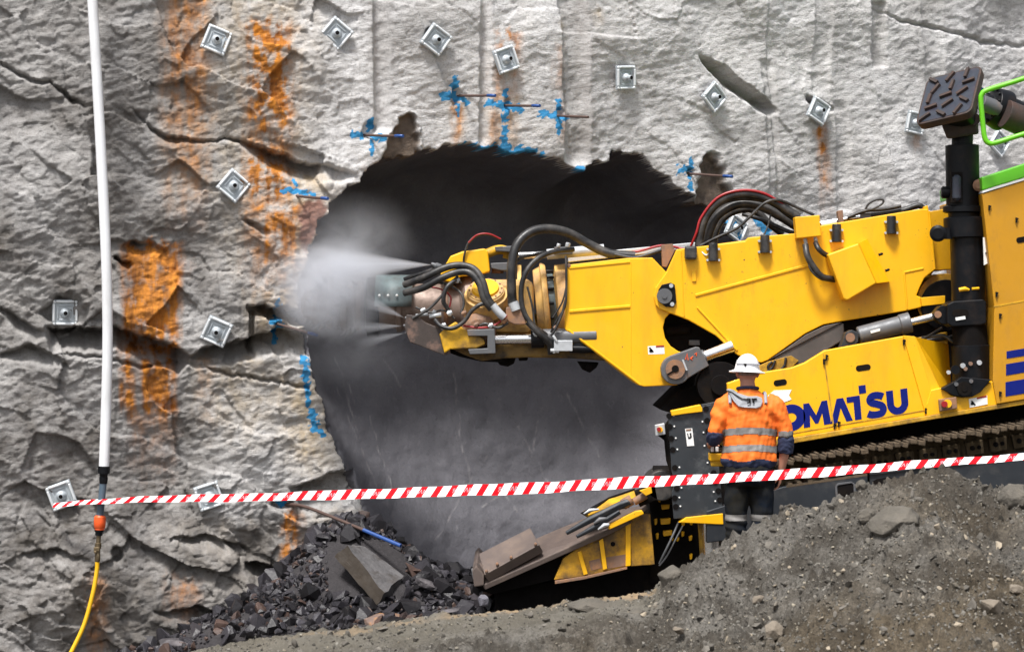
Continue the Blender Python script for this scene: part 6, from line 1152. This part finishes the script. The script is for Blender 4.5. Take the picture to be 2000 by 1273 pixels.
# ================================================================ WATER SPRAY
def spray_mat(name, dens, kind, aniso=.2, col=(.90, .92, .97)):
    m = bpy.data.materials.new(name); m.use_nodes = True; t = m.node_tree; t.nodes.clear(); n = t.nodes.new; l = t.links.new
    out = n('ShaderNodeOutputMaterial'); pv = n('ShaderNodeVolumePrincipled'); l(pv.outputs[0], out.inputs['Volume']); pv.inputs['Color'].default_value = (*col, 1); pv.inputs['Anisotropy'].default_value = aniso
    tc = n('ShaderNodeTexCoord'); sp = n('ShaderNodeSeparateXYZ'); l(tc.outputs['Object'], sp.inputs[0])
    def mt(op, a, b=0.0, c=0.0):
        x = n('ShaderNodeMath'); x.operation = op
        for v, i in ((a, 0), (b, 1), (c, 2)):
            if hasattr(v, 'is_linked'): l(v, x.inputs[i])
            else: x.inputs[i].default_value = v
        return x.outputs[0]
    nz = n('ShaderNodeTexNoise'); nz.inputs['Detail'].default_value = 4; nz.inputs['Roughness'].default_value = .55; nz.inputs['Distortion'].default_value = .6
    if kind == 'cloud':                                  # local unit ellipsoid
        ln = n('ShaderNodeVectorMath'); ln.operation = 'LENGTH'; l(tc.outputs['Object'], ln.inputs[0]); nz.inputs['Scale'].default_value = 1.9; l(tc.outputs['Object'], nz.inputs['Vector'])
        f = mt('MAXIMUM', mt('SUBTRACT', 1.0, mt('ADD', ln.outputs['Value'], mt('MULTIPLY', mt('SUBTRACT', nz.outputs['Fac'], .5), .9))), 0.0); rp = n('ShaderNodeMapRange'); rp.interpolation_type = 'SMOOTHSTEP'; rp.inputs[1].default_value = .34; rp.inputs[2].default_value = .66; rp.inputs[3].default_value = .12; l(nz.outputs['Fac'], rp.inputs[0]); f = mt('MULTIPLY', mt('POWER', f, 1.4), rp.outputs[0])
    else:                                                # local cone: apex at 0, axis +x to 1, radius 1 at x = 1
        mp = n('ShaderNodeMapping'); l(tc.outputs['Object'], mp.inputs['Vector']); dv = mt('MAXIMUM', sp.outputs[0], .03)
        r = mt('DIVIDE', mt('SQRT', mt('ADD', mt('MULTIPLY', sp.outputs[1], sp.outputs[1]), mt('MULTIPLY', sp.outputs[2], sp.outputs[2]))), dv)
        cb = n('ShaderNodeCombineXYZ'); l(mt('MULTIPLY', sp.outputs[0], .7), cb.inputs[0]); l(mt('DIVIDE', sp.outputs[1], dv), cb.inputs[1]); l(mt('DIVIDE', sp.outputs[2], dv), cb.inputs[2]); nz.inputs['Scale'].default_value = 4.2; l(cb.outputs[0], nz.inputs['Vector'])
        edge = mt('MAXIMUM', mt('SUBTRACT', 1.0, mt('MULTIPLY', r, r)), 0.0); fall = mt('MULTIPLY', mt('DIVIDE', .30, mt('ADD', dv, .12)), mt('MAXIMUM', mt('SUBTRACT', 1.0, sp.outputs[0]), 0.0))
        f = mt('MULTIPLY', mt('MULTIPLY', edge, fall), mt('MULTIPLY', mt('POWER', nz.outputs['Fac'], 2.0), 3.4))
    l(mt('MULTIPLY', f, dens), pv.inputs['Density']); return m
def build_spray():
    def cloud(px, py, Y, r, dens, label, rot=0):
        m_ = MB(); bmesh.ops.create_icosphere(m_.bm, subdivisions=3, radius=1.0); o = m_.build('mist', spray_mat('mist_volume', dens, 'cloud')); o.location = P(px, py, Y); o.scale = r; o.rotation_euler = (0, R(rot), 0); return tag(o, label, 'mist', 'mist of the water sprays')
    cloud(655, 570, 1.15, (.62, .64, .54), 17, 'dense white mist in front of the cutter head'); cloud(700, 690, 1.3, (.65, .65, .42), 1.3, 'thin grey mist drifting down below the cutter head'); cloud(690, 470, 1.5, (.7, .75, .5), 1.5, 'thin mist rising above the cutter head along the rim')
    def jet(a, b, rad, dens, label):
        A, B = P(*a), P(*b); L = (B - A).length; m_ = MB(); n = 24; vs = [m_.bm.verts.new((0, 0, 0))] + [m_.bm.verts.new((1, math.cos(2 * math.pi * k / n), math.sin(2 * math.pi * k / n))) for k in range(n)]
        for k in range(n): m_.bm.faces.new([vs[0], vs[1 + k], vs[1 + (k + 1) % n]])
        m_.bm.faces.new(vs[1:]); o = m_.build('spray_jet', spray_mat('jet_volume', dens, 'jet')); o.location = A; o.rotation_mode = 'QUATERNION'; o.rotation_quaternion = (B - A).to_track_quat('X', 'Z'); o.scale = (L, rad, rad); return tag(o, label, 'water jet', 'water jets from the spray nozzles')
    jet((845,517,.80), (540,520,1.0), .30, 26, 'widest water jet, fanning left from the nozzle above the grey-green guard'); jet((791,621,.80), (690,575,.85), .12, 22, 'upper of the three short jets at the lower nozzle block'); jet((788,636,.80), (660,642,.85), .12, 20, 'middle of the three short jets at the lower nozzle block'); jet((792,650,.80), (690,672,.85), .10, 20, 'lowest of the three short jets at the lower nozzle block')
build_bolts(); build_dowels(); build_pipe(); build_tape(); build_worker(); build_spray()
